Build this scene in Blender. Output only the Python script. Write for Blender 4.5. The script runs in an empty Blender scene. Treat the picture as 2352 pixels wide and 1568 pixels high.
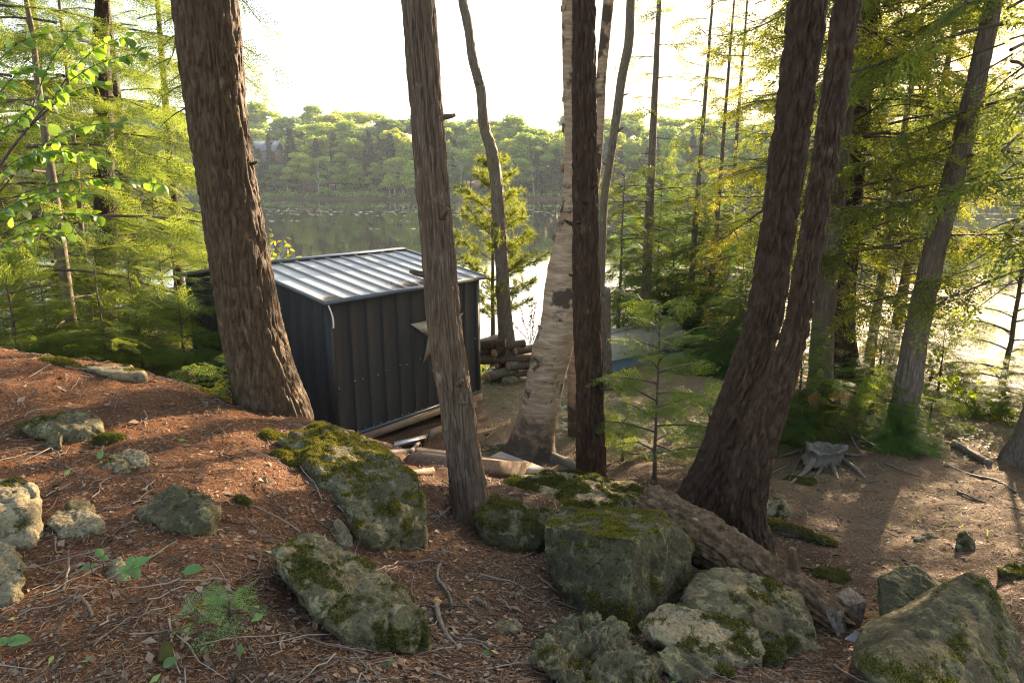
import bpy, bmesh, math
import numpy as np
from mathutils import Vector, Matrix

sc = bpy.context.scene
COL = sc.collection
rad = math.radians

# ------------------------------------------------------------------ camera, sky, sun, exposure
CAM_H = 4.7
PITCH = rad(13.4)
FPX, CXP, CYP = 1568.0, 1176.0, 784.0
SP, CP = math.sin(PITCH), math.cos(PITCH)
cam_d = bpy.data.cameras.new('camera')
cam_d.sensor_width = 36.0
cam_d.lens = 24.0
cam_d.clip_start = 0.05
cam_d.clip_end = 3000.0
cam = bpy.data.objects.new('camera', cam_d)
cam.location = (0, 0, CAM_H)
cam.rotation_euler = (rad(90) - PITCH, 0, 0)
COL.objects.link(cam)
sc.camera = cam

SUN_AZ, SUN_EL = rad(34.2), rad(16.0)
world = bpy.data.worlds.new('World')
sc.world = world
world.use_nodes = True
wn = world.node_tree
wn.nodes.clear()
wo = wn.nodes.new('ShaderNodeOutputWorld')
bg = wn.nodes.new('ShaderNodeBackground')
sky = wn.nodes.new('ShaderNodeTexSky')
sky.sky_type = 'NISHITA'
sky.sun_disc = False
sky.sun_elevation = SUN_EL
sky.sun_rotation = SUN_AZ
sky.air_density = 1.0
sky.dust_density = 2.2
sky.ozone_density = 0.6
bg.inputs['Strength'].default_value = 0.15
wn.links.new(sky.outputs[0], bg.inputs['Color'])
wn.links.new(bg.outputs[0], wo.inputs['Surface'])

sun_d = bpy.data.lights.new('sun', 'SUN')
sun_d.energy = 5.0
sun_d.angle = rad(0.5)
sun_d.color = (1.0, 0.80, 0.55)
sun = bpy.data.objects.new('sun', sun_d)
SUNV = Vector((math.sin(SUN_AZ) * math.cos(SUN_EL), math.cos(SUN_AZ) * math.cos(SUN_EL), math.sin(SUN_EL)))
sun.rotation_euler = (-SUNV).to_track_quat('-Z', 'Y').to_euler()
sun.location = SUNV * 60
COL.objects.link(sun)

vs = sc.view_settings
vs.view_transform = 'Standard'
vs.look = 'None'
vs.exposure = 2.25
vs.gamma = 1.0
vs.use_white_balance = True
vs.white_balance_temperature = 6850
vs.white_balance_tint = 13
vs.use_curve_mapping = False
sc.render.engine = 'CYCLES'
sc.cycles.max_bounces = 7
sc.cycles.diffuse_bounces = 4
sc.cycles.glossy_bounces = 3
sc.cycles.transmission_bounces = 4
sc.cycles.transparent_max_bounces = 8
sc.cycles.use_denoising = True
sc.cycles.filter_width = 1.15
sc.cycles.denoising_prefilter = 'NONE'
sc.cycles.caustics_reflective = False
sc.cycles.caustics_refractive = False
sc.cycles.sample_clamp_indirect = 0.4
sc.cycles.sample_clamp_direct = 0.45
sc.cycles.use_adaptive_sampling = False

# ------------------------------------------------------------------ helpers
def ray(px, py):
    u = (px - CXP) / FPX
    v = (py - CYP) / FPX
    return np.array([u, CP - SP * v, -(SP + CP * v)])

def P(px, py, d):
    return np.array([0, 0, CAM_H]) + ray(px, py) * d

def PY(px, py, y):
    r = ray(px, py)
    return np.array([0, 0, CAM_H]) + r * (y / r[1])

def _h(ix, iy, iz, s):
    h = (ix.astype(np.int64) * 374761393 + iy.astype(np.int64) * 668265263 + iz.astype(np.int64) * 2147483647 + s * 974711) & 0xffffffff
    h = ((h ^ (h >> 13)) * 1274126177) & 0xffffffff
    h = ((h ^ (h >> 16)) * 2246822519) & 0xffffffff
    return ((h ^ (h >> 15)) & 0xffff) / 32767.5 - 1.0

def vnoise(p, s=0):
    p = np.asarray(p, float)
    i = np.floor(p)
    f = p - i
    i = i.astype(np.int64)
    f = f * f * f * (f * (f * 6 - 15) + 10)
    x, y, z = i[..., 0], i[..., 1], i[..., 2]
    fx, fy, fz = f[..., 0], f[..., 1], f[..., 2]
    r = 0
    for dx in (0, 1):
        wx = fx if dx else 1 - fx
        for dy in (0, 1):
            wy = fy if dy else 1 - fy
            for dz in (0, 1):
                wz = fz if dz else 1 - fz
                r = r + wx * wy * wz * _h(x + dx, y + dy, z + dz, s)
    return r

def fbm(p, o=4, s=0, g=0.5):
    a, r = 1.0, 0
    p = np.asarray(p, float)
    for k in range(o):
        r = r + a * vnoise(p, s + 17 * k)
        p = p * 2.03 + 5.7
        a *= g
    return r

def sstep(a, b, x):
    t = np.clip((x - a) / (b - a), 0, 1)
    return t * t * (3 - 2 * t)

def mesh_np(name, V, F, smooth=False, attrs=None):
    V = np.ascontiguousarray(V, dtype=np.float32)
    me = bpy.data.meshes.new(name)
    groups = F if isinstance(F, list) else [F]
    groups = [np.ascontiguousarray(g, dtype=np.int32) for g in groups if len(g)]
    me.vertices.add(len(V))
    me.vertices.foreach_set('co', V.ravel())
    nl = sum(g.size for g in groups)
    npoly = sum(len(g) for g in groups)
    me.loops.add(nl)
    me.loops.foreach_set('vertex_index', np.concatenate([g.ravel() for g in groups]))
    me.polygons.add(npoly)
    st, o = [], 0
    for g in groups:
        st.append(o + np.arange(len(g)) * g.shape[1])
        o += g.size
    me.polygons.foreach_set('loop_start', np.concatenate(st).astype(np.int32))
    if smooth:
        me.polygons.foreach_set('use_smooth', np.ones(npoly, dtype=bool))
    for k, a in (attrs or {}).items():
        at = me.attributes.new(k, 'FLOAT', 'POINT')
        at.data.foreach_set('value', np.ascontiguousarray(a, dtype=np.float32))
    me.update(calc_edges=True)
    return me

def soup(T):
    """triangle soup (n,3,3) -> V,F"""
    T = np.asarray(T)
    V = T.reshape(-1, 3)
    return V, np.arange(len(V)).reshape(-1, 3)

def join(parts):
    """list of (V,F) with F arrays or lists of arrays -> V, [F...] grouped by face size"""
    Vs, by, o = [], {}, 0
    for V, F in parts:
        for g in (F if isinstance(F, list) else [F]):
            g = np.asarray(g)
            if len(g):
                by.setdefault(g.shape[1], []).append(g + o)
        Vs.append(V)
        o += len(V)
    return np.concatenate(Vs), [np.concatenate(v) for v in by.values()]

def link(o, parent=None):
    COL.objects.link(o)
    if parent is not None:
        o.parent = parent
    return o

def tag(o, label, cat=None, group=None, kind=None):
    if label:
        o['label'] = label
    if cat:
        o['category'] = cat
    if group:
        o['group'] = group
    if kind:
        o['kind'] = kind
    return o

def obj(name, V, F, mat, loc=None, parent=None, smooth=False, attrs=None):
    """V in world coordinates; the origin is moved to loc (default: parent's place)"""
    V = np.asarray(V, float)
    if parent is not None:
        off, q_ = np.zeros(3), parent
        while q_ is not None:
            off, q_ = off + np.array(q_.location), q_.parent
    elif loc is not None:
        off = np.asarray(loc, float)
    else:
        off = np.zeros(3)
    me = mesh_np(name, V - off, F, smooth, attrs)
    if mat is not None:
        me.materials.append(mat)
    o = bpy.data.objects.new(name, me)
    if parent is None:
        o.location = off
    return link(o, parent)

def thing(name, label, cat, loc, group=None):
    o = bpy.data.objects.new(name, None)
    o.empty_display_size = 0.1
    o.location = tuple(loc)
    link(o)
    return tag(o, label, cat, group)

def child(name, me, parent, loc=(0, 0, 0), rot=(0, 0, 0), scale=(1, 1, 1)):
    o = bpy.data.objects.new(name, me)
    o.location = loc
    o.rotation_euler = rot
    o.scale = scale
    return link(o, parent)

def copy_tree(o, parent=None):
    c = o.copy()
    link(c, parent)
    for ch in list(o.children):
        copy_tree(ch, c)
    return c

def interp_path(pts, n):
    pts = np.asarray(pts, float)
    seg = np.linalg.norm(np.diff(pts[:, :3], axis=0), axis=1)
    t = np.concatenate([[0], np.cumsum(seg)])
    q = np.linspace(0, t[-1], n)
    m = np.zeros_like(pts)
    m[1:-1] = (pts[2:] - pts[:-2]) / (t[2:] - t[:-2])[:, None]
    m[0] = (pts[1] - pts[0]) / (t[1] - t[0])
    m[-1] = (pts[-1] - pts[-2]) / (t[-1] - t[-2])
    k = np.clip(np.searchsorted(t, q, side='right') - 1, 0, len(t) - 2)
    h = (t[k + 1] - t[k])[:, None]
    s = ((q - t[k])[:, None]) / h
    return ((2 * s**3 - 3 * s**2 + 1) * pts[k] + (s**3 - 2 * s**2 + s) * h * m[k] +
            (-2 * s**3 + 3 * s**2) * pts[k + 1] + (s**3 - s**2) * h * m[k + 1])

def frames(path):
    t = np.gradient(path, axis=0)
    t /= np.linalg.norm(t, axis=1)[:, None] + 1e-12
    ref = np.array([0, -1.0, 0.05]) if abs(t[0][1]) < 0.9 else np.array([1.0, 0, 0])
    n = ref - t[0] * (ref @ t[0])
    n /= np.linalg.norm(n)
    N = [n]
    for k in range(1, len(path)):
        n = N[-1] - t[k] * (N[-1] @ t[k])
        n /= np.linalg.norm(n)
        N.append(n)
    N = np.array(N)
    return t, N, np.cross(t, N)

def tube(path, r, ns=6, cap=True, disp=None):
    path = np.asarray(path, float)
    r = np.broadcast_to(np.asarray(r, float), (len(path),))
    t, N, B = frames(path)
    a = np.arange(ns) / ns * 2 * np.pi
    ring = np.cos(a)[None, :, None] * N[:, None] + np.sin(a)[None, :, None] * B[:, None]
    R = r[:, None] * np.ones((1, ns))
    if disp is not None:
        s = np.concatenate([[0], np.cumsum(np.linalg.norm(np.diff(path, axis=0), axis=1))])
        R = R + disp(np.broadcast_to(a[None], R.shape), np.broadcast_to(s[:, None], R.shape), R)
    V = (path[:, None] + ring * R[..., None]).reshape(-1, 3)
    i = np.arange(len(path) - 1)[:, None] * ns
    j = np.arange(ns)[None]
    j2 = (j + 1) % ns
    F = np.stack([i + j, i + j2, i + ns + j2, i + ns + j], -1).reshape(-1, 4)
    if not cap:
        return V, [F]
    c0, c1 = len(V), len(V) + 1
    V = np.concatenate([V, path[:1], path[-1:]])
    e = (len(path) - 1) * ns
    jj = np.arange(ns)
    T = np.concatenate([np.stack([np.full(ns, c0), (jj + 1) % ns, jj], -1),
                        np.stack([np.full(ns, c1), e + jj, e + (jj + 1) % ns], -1)])
    return V, [F, T]

def box(c, ax, ay, az, hx, hy, hz):
    """oriented box: centre, three axes, half sizes"""
    c, ax, ay, az = [np.asarray(q, float) for q in (c, ax, ay, az)]
    s = np.array([[x, y, z] for z in (-1, 1) for y in (-1, 1) for x in (-1, 1)], float)
    V = c + s[:, :1] * hx * ax + s[:, 1:2] * hy * ay + s[:, 2:] * hz * az
    F = np.array([[0, 2, 3, 1], [4, 5, 7, 6], [0, 1, 5, 4], [2, 6, 7, 3], [0, 4, 6, 2], [1, 3, 7, 5]])
    return V, F

X1, Y1, Z1 = np.eye(3)

# ------------------------------------------------------------------ materials
def new_mat(name):
    m = bpy.data.materials.new(name)
    m.use_nodes = True
    nt = m.node_tree
    b = nt.nodes['Principled BSDF']
    return m, nt, b

def nd(nt, typ, **kw):
    n = nt.nodes.new(typ)
    for k, v in kw.items():
        if k in n.inputs.keys() if hasattr(n.inputs, 'keys') else False:
            n.inputs[k].default_value = v
        else:
            setattr(n, k, v)
    return n

def ramp(nt, fac, cols):
    r = nt.nodes.new('ShaderNodeValToRGB')
    e = r.color_ramp.elements
    while len(e) < len(cols):
        e.new(0.5)
    for k, (p, c) in enumerate(cols):
        e[k].position = p
        e[k].color = (*c, 1)
    nt.links.new(fac, r.inputs[0])
    return r.outputs[0]

def coords(nt, scale=(1, 1, 1), kind='Object', rot=(0, 0, 0)):
    tc = nt.nodes.new('ShaderNodeTexCoord')
    mp = nt.nodes.new('ShaderNodeMapping')
    mp.inputs['Scale'].default_value = scale
    mp.inputs['Rotation'].default_value = rot
    nt.links.new(tc.outputs[kind], mp.inputs[0])
    return mp.outputs[0]

def noise(nt, vec, scale, detail=4, rough=0.55, out=0, dist=0.0):
    n = nt.nodes.new('ShaderNodeTexNoise')
    n.inputs['Scale'].default_value = scale
    n.inputs['Detail'].default_value = detail
    n.inputs['Roughness'].default_value = rough
    n.inputs['Distortion'].default_value = dist
    nt.links.new(vec, n.inputs['Vector'])
    return n.outputs[out]

def mix(nt, fac, a, b, mode='MIX'):
    m = nt.nodes.new('ShaderNodeMix')
    m.data_type = 'RGBA'
    m.blend_type = mode
    for sock, v in ((m.inputs[0], fac), (m.inputs[6], a), (m.inputs[7], b)):
        if isinstance(v, (int, float)):
            sock.default_value = v
        elif isinstance(v, tuple):
            sock.default_value = (*v, 1)
        else:
            nt.links.new(v, sock)
    return m.outputs[2]

def maprange(nt, v, a, b, c=0.0, d=1.0):
    m = nt.nodes.new('ShaderNodeMapRange')
    for i, q in enumerate((a, b, c, d)):
        m.inputs[i + 1].default_value = q
    nt.links.new(v, m.inputs[0])
    return m.outputs[0]

def bump(nt, b, h, strength=0.5, dist=0.02):
    n = nt.nodes.new('ShaderNodeBump')
    n.inputs['Strength'].default_value = strength
    n.inputs['Distance'].default_value = dist
    nt.links.new(h, n.inputs['Height'])
    nt.links.new(n.outputs[0], b.inputs['Normal'])

def attr(nt, name):
    a = nt.nodes.new('ShaderNodeAttribute')
    a.attribute_name = name
    return a.outputs['Fac']

def island(nt):
    return nt.nodes.new('ShaderNodeNewGeometry').outputs['Random Per Island']

def mat_bark(name, cols, sx=26.0, sz=5.0, bs=0.5, bd=0.012, spec=0.2, moss=0.0):
    m, nt, b = new_mat(name)
    v = coords(nt, (sx, sx, sz))
    n1 = noise(nt, v, 1.0, 6, 0.62)
    n2 = noise(nt, coords(nt, (3, 3, 1.4)), 1.0, 3)
    c = ramp(nt, n1, [(0.30, cols[0]), (0.5, cols[1]), (0.72, cols[2])])
    c = mix(nt, maprange(nt, n2, 0.35, 0.7, 0.0, 0.6), c, cols[3])
    if moss:
        z = nt.nodes.new('ShaderNodeSeparateXYZ')
        nt.links.new(nt.nodes.new('ShaderNodeTexCoord').outputs['Object'], z.inputs[0])
        mz = maprange(nt, z.outputs[2], 0.05, 0.55, 1.0, 0.0)
        mm = nt.nodes.new('ShaderNodeMath')
        mm.operation = 'MULTIPLY'
        nt.links.new(mz, mm.inputs[0])
        nt.links.new(maprange(nt, n2, 0.4, 0.6, 0, moss), mm.inputs[1])
        c = mix(nt, mm.outputs[0], c, (0.05, 0.055, 0.018))
    lich = noise(nt, coords(nt, (9, 9, 5)), 1.0, 6, 0.7)
    c = mix(nt, maprange(nt, lich, 0.60, 0.68, 0, 0.55), c, tuple(min(1, q * 1.25 + 0.015) for q in cols[2]))
    nt.links.new(c, b.inputs['Base Color'])
    b.inputs['Roughness'].default_value = 0.68
    b.inputs['Specular IOR Level'].default_value = spec + .05
    bump(nt, b, n1, bs, bd)
    return m

def mat_leaf(name, lo, hi, tr, tmix=0.45, rough=0.6, spec=0.12):
    m, nt, b = new_mat(name)
    c = ramp(nt, island(nt), [(0.0, lo), (1.0, hi)])
    ob = nt.nodes.new('ShaderNodeObjectInfo')
    hs = nt.nodes.new('ShaderNodeHueSaturation')
    nt.links.new(maprange(nt, ob.outputs['Random'], 0, 1, 0.478, 0.522), hs.inputs['Hue'])
    nt.links.new(maprange(nt, ob.outputs['Random'], 0, 1, 0.72, 1.28), hs.inputs['Value'])
    nt.links.new(c, hs.inputs['Color'])
    nt.links.new(hs.outputs[0], b.inputs['Base Color'])
    b.inputs['Roughness'].default_value = rough
    b.inputs['Specular IOR Level'].default_value = spec
    t = nt.nodes.new('ShaderNodeBsdfTranslucent')
    t.inputs['Color'].default_value = (*tr, 1)
    mx = nt.nodes.new('ShaderNodeMixShader')
    mx.inputs[0].default_value = tmix
    nt.links.new(b.outputs[0], mx.inputs[1])
    nt.links.new(t.outputs[0], mx.inputs[2])
    nt.links.new(mx.outputs[0], nt.nodes['Material Output'].inputs['Surface'])
    return m

def mat_plain(name, cols, scale=8.0, rough=0.7, stretch=(1, 1, 1), bs=0.2, bd=0.01, metal=0.0, spec=0.3, pos=(0.3, 0.7)):
    m, nt, b = new_mat(name)
    n1 = noise(nt, coords(nt, stretch), scale, 5, 0.6)
    c = ramp(nt, n1, [(pos[0], cols[0]), (pos[1], cols[1])])
    nt.links.new(c, b.inputs['Base Color'])
    b.inputs['Roughness'].default_value = rough
    b.inputs['Metallic'].default_value = metal
    b.inputs['Specular IOR Level'].default_value = spec
    if bs:
        bump(nt, b, n1, bs, bd)
    return m

def mat_island(name, cols, rough=0.8, spec=0.2, tr=None, tmix=0.3):
    m, nt, b = new_mat(name)
    c = ramp(nt, island(nt), cols)
    nt.links.new(c, b.inputs['Base Color'])
    b.inputs['Roughness'].default_value = rough
    b.inputs['Specular IOR Level'].default_value = spec
    if tr:
        t = nt.nodes.new('ShaderNodeBsdfTranslucent')
        t.inputs['Color'].default_value = (*tr, 1)
        mx = nt.nodes.new('ShaderNodeMixShader')
        mx.inputs[0].default_value = tmix
        nt.links.new(b.outputs[0], mx.inputs[1])
        nt.links.new(t.outputs[0], mx.inputs[2])
        nt.links.new(mx.outputs[0], nt.nodes['Material Output'].inputs['Surface'])
    return m

def mat_rock(name, cols, mossc=(0.080, 0.068, 0.018)):
    m, nt, b = new_mat(name)
    v = coords(nt)
    n1 = noise(nt, v, 6, 7, 0.66)
    n2 = noise(nt, v, 60, 4, 0.75)
    n3 = noise(nt, v, 11, 6, 0.68, dist=0.8)
    n4 = noise(nt, v, 24, 5, 0.7, dist=0.4)
    c = ramp(nt, n1, [(0.34, cols[0]), (0.52, cols[1]), (0.70, cols[2])])
    c = mix(nt, maprange(nt, n3, 0.53, 0.60, 0, 0.8), c, cols[3])
    c = mix(nt, maprange(nt, n4, 0.54, 0.62, 0, 0.8), c, tuple(0.35 * q for q in cols[0]))
    c = mix(nt, maprange(nt, n2, 0.42, 0.70, 0.0, 0.7), c, (0.035, 0.032, 0.024))
    a = attr(nt, 'moss')
    c = mix(nt, a, c, mix(nt, maprange(nt, n2, 0.3, 0.7), mossc, tuple(0.4 * q for q in mossc)))
    nt.links.new(c, b.inputs['Base Color'])
    b.inputs['Roughness'].default_value = 0.9
    b.inputs['Specular IOR Level'].default_value = 0.2
    ad = nt.nodes.new('ShaderNodeMath')
    ad.operation = 'ADD'
    nt.links.new(n2, ad.inputs[0])
    nt.links.new(n4, ad.inputs[1])
    bump(nt, b, ad.outputs[0], 0.8, 0.016)
    return m

M = {}
M['bark_hemlock'] = mat_bark('bark_hemlock', [(0.020, 0.011, 0.005), (0.068, 0.039, 0.018), (0.155, 0.096, 0.049), (0.075, 0.039, 0.015)], 44, 8, 1.0, 0.022)
M['bark_cedar'] = mat_bark('bark_cedar', [(0.035, 0.022, 0.013), (0.105, 0.068, 0.042), (0.22, 0.16, 0.11), (0.12, 0.068, 0.036)], 80, 4.0, 1.0, 0.018)
M['bark_greycedar'] = mat_bark('bark_greycedar', [(0.05, 0.036, 0.026), (0.125, 0.092, 0.066), (0.23, 0.185, 0.14), (0.12, 0.082, 0.052)], 75, 4.0, 1.0, 0.016, moss=0.8)
M['bark_dark'] = mat_bark('bark_dark', [(0.012, 0.006, 0.003), (0.040, 0.020, 0.009), (0.095, 0.054, 0.027), (0.045, 0.020, 0.008)], 34, 10, 1.0, 0.024)
M['bark_thin'] = mat_bark('bark_thin', [(0.05, 0.037, 0.026), (0.13, 0.10, 0.07), (0.22, 0.175, 0.13), (0.12, 0.085, 0.05)], 40, 8)
M['branch'] = mat_bark('branch', [(0.03, 0.022, 0.015), (0.07, 0.05, 0.035), (0.13, 0.10, 0.075), (0.07, 0.05, 0.03)], 40, 40)
M['root'] = mat_bark('root', [(0.06, 0.045, 0.033), (0.14, 0.11, 0.085), (0.25, 0.21, 0.165), (0.14, 0.10, 0.07)], 40, 40, moss=0.3)
M['hemlock'] = mat_leaf('hemlock', (0.035, 0.070, 0.014), (0.095, 0.135, 0.022), (0.30, 0.37, 0.045), 0.45)
M['hemlock_far'] = mat_leaf('hemlock_far', (0.028, 0.075, 0.016), (0.075, 0.135, 0.026), (0.24, 0.38, 0.04), 0.38)
M['cedar'] = mat_leaf('cedar', (0.035, 0.068, 0.014), (0.095, 0.120, 0.022), (0.29, 0.34, 0.04), 0.44)
M['cedar_lit_gold'] = mat_leaf('cedar_lit_gold', (0.05, 0.085, 0.013), (0.15, 0.14, 0.018), (0.50, 0.46, 0.035), 0.5)  # cedar foliage turned gold: orange backlight put into the leaf colour
M['sapling_green'] = mat_leaf('sapling_green', (0.050, 0.092, 0.020), (0.115, 0.160, 0.032), (0.32, 0.41, 0.045), 0.38)
M['pine'] = mat_leaf('pine', (0.045, 0.085, 0.022), (0.11, 0.15, 0.03), (0.40, 0.45, 0.05), 0.4)
M['broadleaf'] = mat_leaf('broadleaf', (0.035, 0.085, 0.018), (0.085, 0.17, 0.03), (0.32, 0.50, 0.03), 0.5, 0.35, 0.5)
M['seedling_leaf'] = mat_leaf('seedling_leaf', (0.05, 0.12, 0.03), (0.10, 0.20, 0.05), (0.25, 0.40, 0.05), 0.35, 0.35, 0.5)
M['browned'] = mat_leaf('browned', (0.12, 0.06, 0.03), (0.25, 0.12, 0.05), (0.4, 0.2, 0.06), 0.35)
M['grass'] = mat_leaf('grass', (0.07, 0.12, 0.02), (0.14, 0.20, 0.04), (0.4, 0.5, 0.06), 0.4)
M['moss'] = mat_island('moss', [(0.0, (0.050, 0.045, 0.010)), (0.55, (0.12, 0.098, 0.018)), (1.0, (0.23, 0.17, 0.03))], 0.9, 0.1, (0.25, 0.25, 0.02), 0.25)
M['moss_dark'] = mat_island('moss_dark', [(0.0, (0.030, 0.031, 0.010)), (0.6, (0.070, 0.066, 0.018)), (1.0, (0.13, 0.115, 0.032))], 0.9, 0.1, (0.15, 0.17, 0.02), 0.25)
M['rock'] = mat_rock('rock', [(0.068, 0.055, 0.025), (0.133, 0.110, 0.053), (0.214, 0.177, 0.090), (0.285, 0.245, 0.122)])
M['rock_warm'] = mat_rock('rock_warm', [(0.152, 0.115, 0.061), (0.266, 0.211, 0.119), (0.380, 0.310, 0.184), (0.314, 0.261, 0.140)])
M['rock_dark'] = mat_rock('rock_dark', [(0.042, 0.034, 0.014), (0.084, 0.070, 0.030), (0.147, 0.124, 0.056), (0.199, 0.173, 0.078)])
M['cut_wood'] = mat_plain('cut_wood', [(0.26, 0.16, 0.09), (0.42, 0.29, 0.17)], 14, 0.8)
M['lumber'] = mat_plain('lumber', [(0.36, 0.24, 0.14), (0.52, 0.37, 0.23)], 6, 0.7, (1, 1, 5), 0.1)
M['old_board'] = mat_plain('old_board', [(0.09, 0.055, 0.035), (0.24, 0.165, 0.11)], 9, 0.85, (1, 1, 6), 0.3)
M['plywood'] = mat_plain('plywood', [(0.30, 0.25, 0.20), (0.46, 0.40, 0.34)], 5, 0.75)
M['dark_metal'] = mat_plain('dark_metal', [(0.026, 0.0255, 0.025), (0.034, 0.0335, 0.033)], 2.2, 0.6, (1, 1, 0.5), 0.10, 0.03, 0.0, 0.25)
M['roof_metal_skylit'] = mat_plain('roof_metal_skylit', [(0.27, 0.262, 0.25), (0.36, 0.35, 0.335)], 1.6, 0.45, (1, 1, 1), 0.12, 0.03, 0.0, 0.6)  # sky sheen on the dark roof put into a pale base colour
M['trim_metal'] = mat_plain('trim_metal', [(0.10, 0.11, 0.12), (0.14, 0.15, 0.16)], 3, 0.35, (1, 1, 1), 0.0, 0.01, 0.3)
M['star_metal'] = mat_plain('star_metal', [(0.44, 0.34, 0.21), (0.60, 0.48, 0.31)], 10, 0.45, (1, 1, 1), 0.05, 0.01, 0.0)
M['screw'] = mat_plain('screw', [(0.5, 0.5, 0.5), (0.6, 0.6, 0.6)], 3, 0.35, bs=0, metal=0.6)
M['galvanised'] = mat_plain('galvanised', [(0.35, 0.37, 0.38), (0.5, 0.52, 0.53)], 5, 0.35, bs=0, metal=0.7)
M['white_paint'] = mat_plain('white_paint', [(0.7, 0.68, 0.62), (0.8, 0.78, 0.72)], 5, 0.5, bs=0)
M['concrete'] = mat_plain('concrete', [(0.25, 0.24, 0.22), (0.38, 0.37, 0.34)], 30, 0.9)
M['boat_bottom'] = mat_plain('boat_bottom', [(0.24, 0.225, 0.175), (0.38, 0.36, 0.285)], 7, 0.75, (1, 1, 1), 0.1)
M['boat_blue'] = mat_plain('boat_blue', [(0.05, 0.10, 0.15), (0.10, 0.155, 0.20)], 5, 0.6, (1, 1, 1), 0.1)
M['boat_rub'] = mat_plain('boat_rub', [(0.12, 0.12, 0.11), (0.2, 0.2, 0.18)], 12, 0.7)
M['foil'] = mat_plain('foil', [(0.45, 0.45, 0.46), (0.65, 0.65, 0.66)], 30, 0.3, bs=0.3, metal=0.7)
# ------------------------------------------------------------------ ground
rng = np.random.default_rng(11)
ctrl_px = [(1176,1568,2.4),(300,1568,2.25),(2150,1568,3.2),(700,1500,2.5),(0,1400,2.5),(270,1330,2.75),(0,1200,3.3),
 (0,1000,4.4),(300,1050,4.2),(600,1250,3.3),(600,1050,4.5),(0,812,6.3),(280,850,6.5),(450,888,6.4),(600,940,6.0),(700,968,5.8),
 (850,1035,5.3),(800,1240,4.0),(970,1215,4.6),(900,1400,3.2),(1000,1300,3.9),(1100,1450,3.1),(1075,1190,5.1),(1250,1330,4.1),
 (1435,1450,3.65),(1650,1500,3.4),(1700,1280,5.3),(1920,1460,4.0),(2300,1300,5.0),(1900,1200,6.2),(2200,1100,7.5),(1890,1080,8.0),
 (2060,1010,9.0),(2200,965,10.0),(2340,1060,8.2),(1620,1120,6.6),(1355,1110,7.2),(1150,1090,8.7),(1220,1045,9.3),(1500,900,12.5),
 (1420,845,15.0),(1200,872,14.0),(1650,900,12.3),(1900,950,10.2),(1000,1010,9.5),(980,1100,7.5),(1950,900,11.8),(740,1120,4.35),(690,1060,4.75),(800,1185,4.15)]
ctrl_w = [(-5.5,8.8,2.1),(-3.6,8.2,1.6),(-2.4,7.6,1.3),(-1.5,7.4,1.25),(-3,10,1.0),(-1,12,0.95),(-5,13,1.1),(-9,9,2.4),(-9,6,3.1),
 (-8,14,1.5),(-14,10,2.4),(-20,12,2),(-20,5,3),(-20,20,.2),(-10,19.5,.1),(-5,19,.1),(0,18.5,.1),(3.5,18.5,.15),(6,16.5,.2),
 (8.2,13.4,.25),(10,12.6,.2),(15,12.4,.1),(25,12.4,.1),(0,-8,3.2),(-20,-8,3),(25,-8,2.5),(0,0,3.05),(-6,0,3.1),(6,0,2.6),
 (12,3,2.2),(25,3,2),(12,8,1.4),(25,8,1.3),(-14,0,3.1),(6,4,2.1)]
ctrl_w += [(x, 24, -1.2) for x in range(-20, 26, 9)] + [(x, 30, -1.6) for x in range(-20, 26, 9)]
CT = np.array([P(*c) for c in ctrl_px] + [np.array(c, float) for c in ctrl_w])

def _tps_k(r2):
    return 0.5 * r2 * np.log(r2 + 1e-9)

def _tps_fit(C, lam=0.004):
    n = len(C)
    d2 = ((C[:, None, :2] - C[None, :, :2]) ** 2).sum(-1)
    A = np.zeros((n + 3, n + 3))
    A[:n, :n] = _tps_k(d2) + lam * np.eye(n)
    A[:n, n] = 1
    A[:n, n + 1:] = C[:, :2]
    A[n:, :n] = A[:n, n:].T
    return np.linalg.solve(A, np.concatenate([C[:, 2], [0, 0, 0]]))

TW = _tps_fit(CT)

def ground_z(x, y):
    x = np.asarray(x, float)
    y = np.asarray(y, float)
    sh = x.shape
    x, y = x.ravel(), y.ravel()
    xc, yc = np.clip(x, -20, 25), np.clip(y, -8, 30)
    z = np.empty(len(x))
    for a in range(0, len(x), 40000):
        X, Y = xc[a:a + 40000], yc[a:a + 40000]
        d2 = (X[:, None] - CT[None, :, 0]) ** 2 + (Y[:, None] - CT[None, :, 1]) ** 2
        z[a:a + 40000] = _tps_k(d2) @ TW[:len(CT)] + TW[-3] + TW[-2] * X + TW[-1] * Y
    q = np.stack([x, y, x * 0], -1)
    near = np.exp(-((x / 30) ** 2 + (y / 30) ** 2))
    z = z + near * (0.05 * vnoise(q * 0.9, 3) + 0.028 * fbm(q * 3.1, 3, 5) + 0.011 * fbm(q * 12, 3, 9))
    # far shore and hills
    shore = 163 + 5 * vnoise(q * 0.012, 21) + np.maximum(0, np.abs(x - 10) - 130) * 0.15
    hill = 6.5 + 15 * sstep(10, 150, x) + 3.5 * vnoise(q * 0.02, 22) + 4 * sstep(-20, -90, x)
    far = -1.6 + 2.3 * sstep(-12, 4, y - shore) + hill * sstep(4, 95, y - shore) + 0.5 * vnoise(q * 0.15, 23) * sstep(0, 30, y - shore)
    z = np.where(y > 60, far, z)
    return z.reshape(sh)

def G(px, py, lo=1.2, hi=60):
    """first point of the ground along the line of sight"""
    d = np.linspace(lo, hi, 6000)
    r = ray(px, py)
    p = np.array([0, 0, CAM_H]) + d[:, None] * r
    below = p[:, 2] < ground_z(p[:, 0], p[:, 1])
    k = int(np.argmax(below)) if below.any() else len(d) - 1
    return p[k]

def GD(px, py):
    return float((G(px, py) - np.array([0, 0, CAM_H])) @ np.array([0, CP, -SP]))

def gz(x, y):
    return float(ground_z(np.array([x]), np.array([y]))[0])

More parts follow.
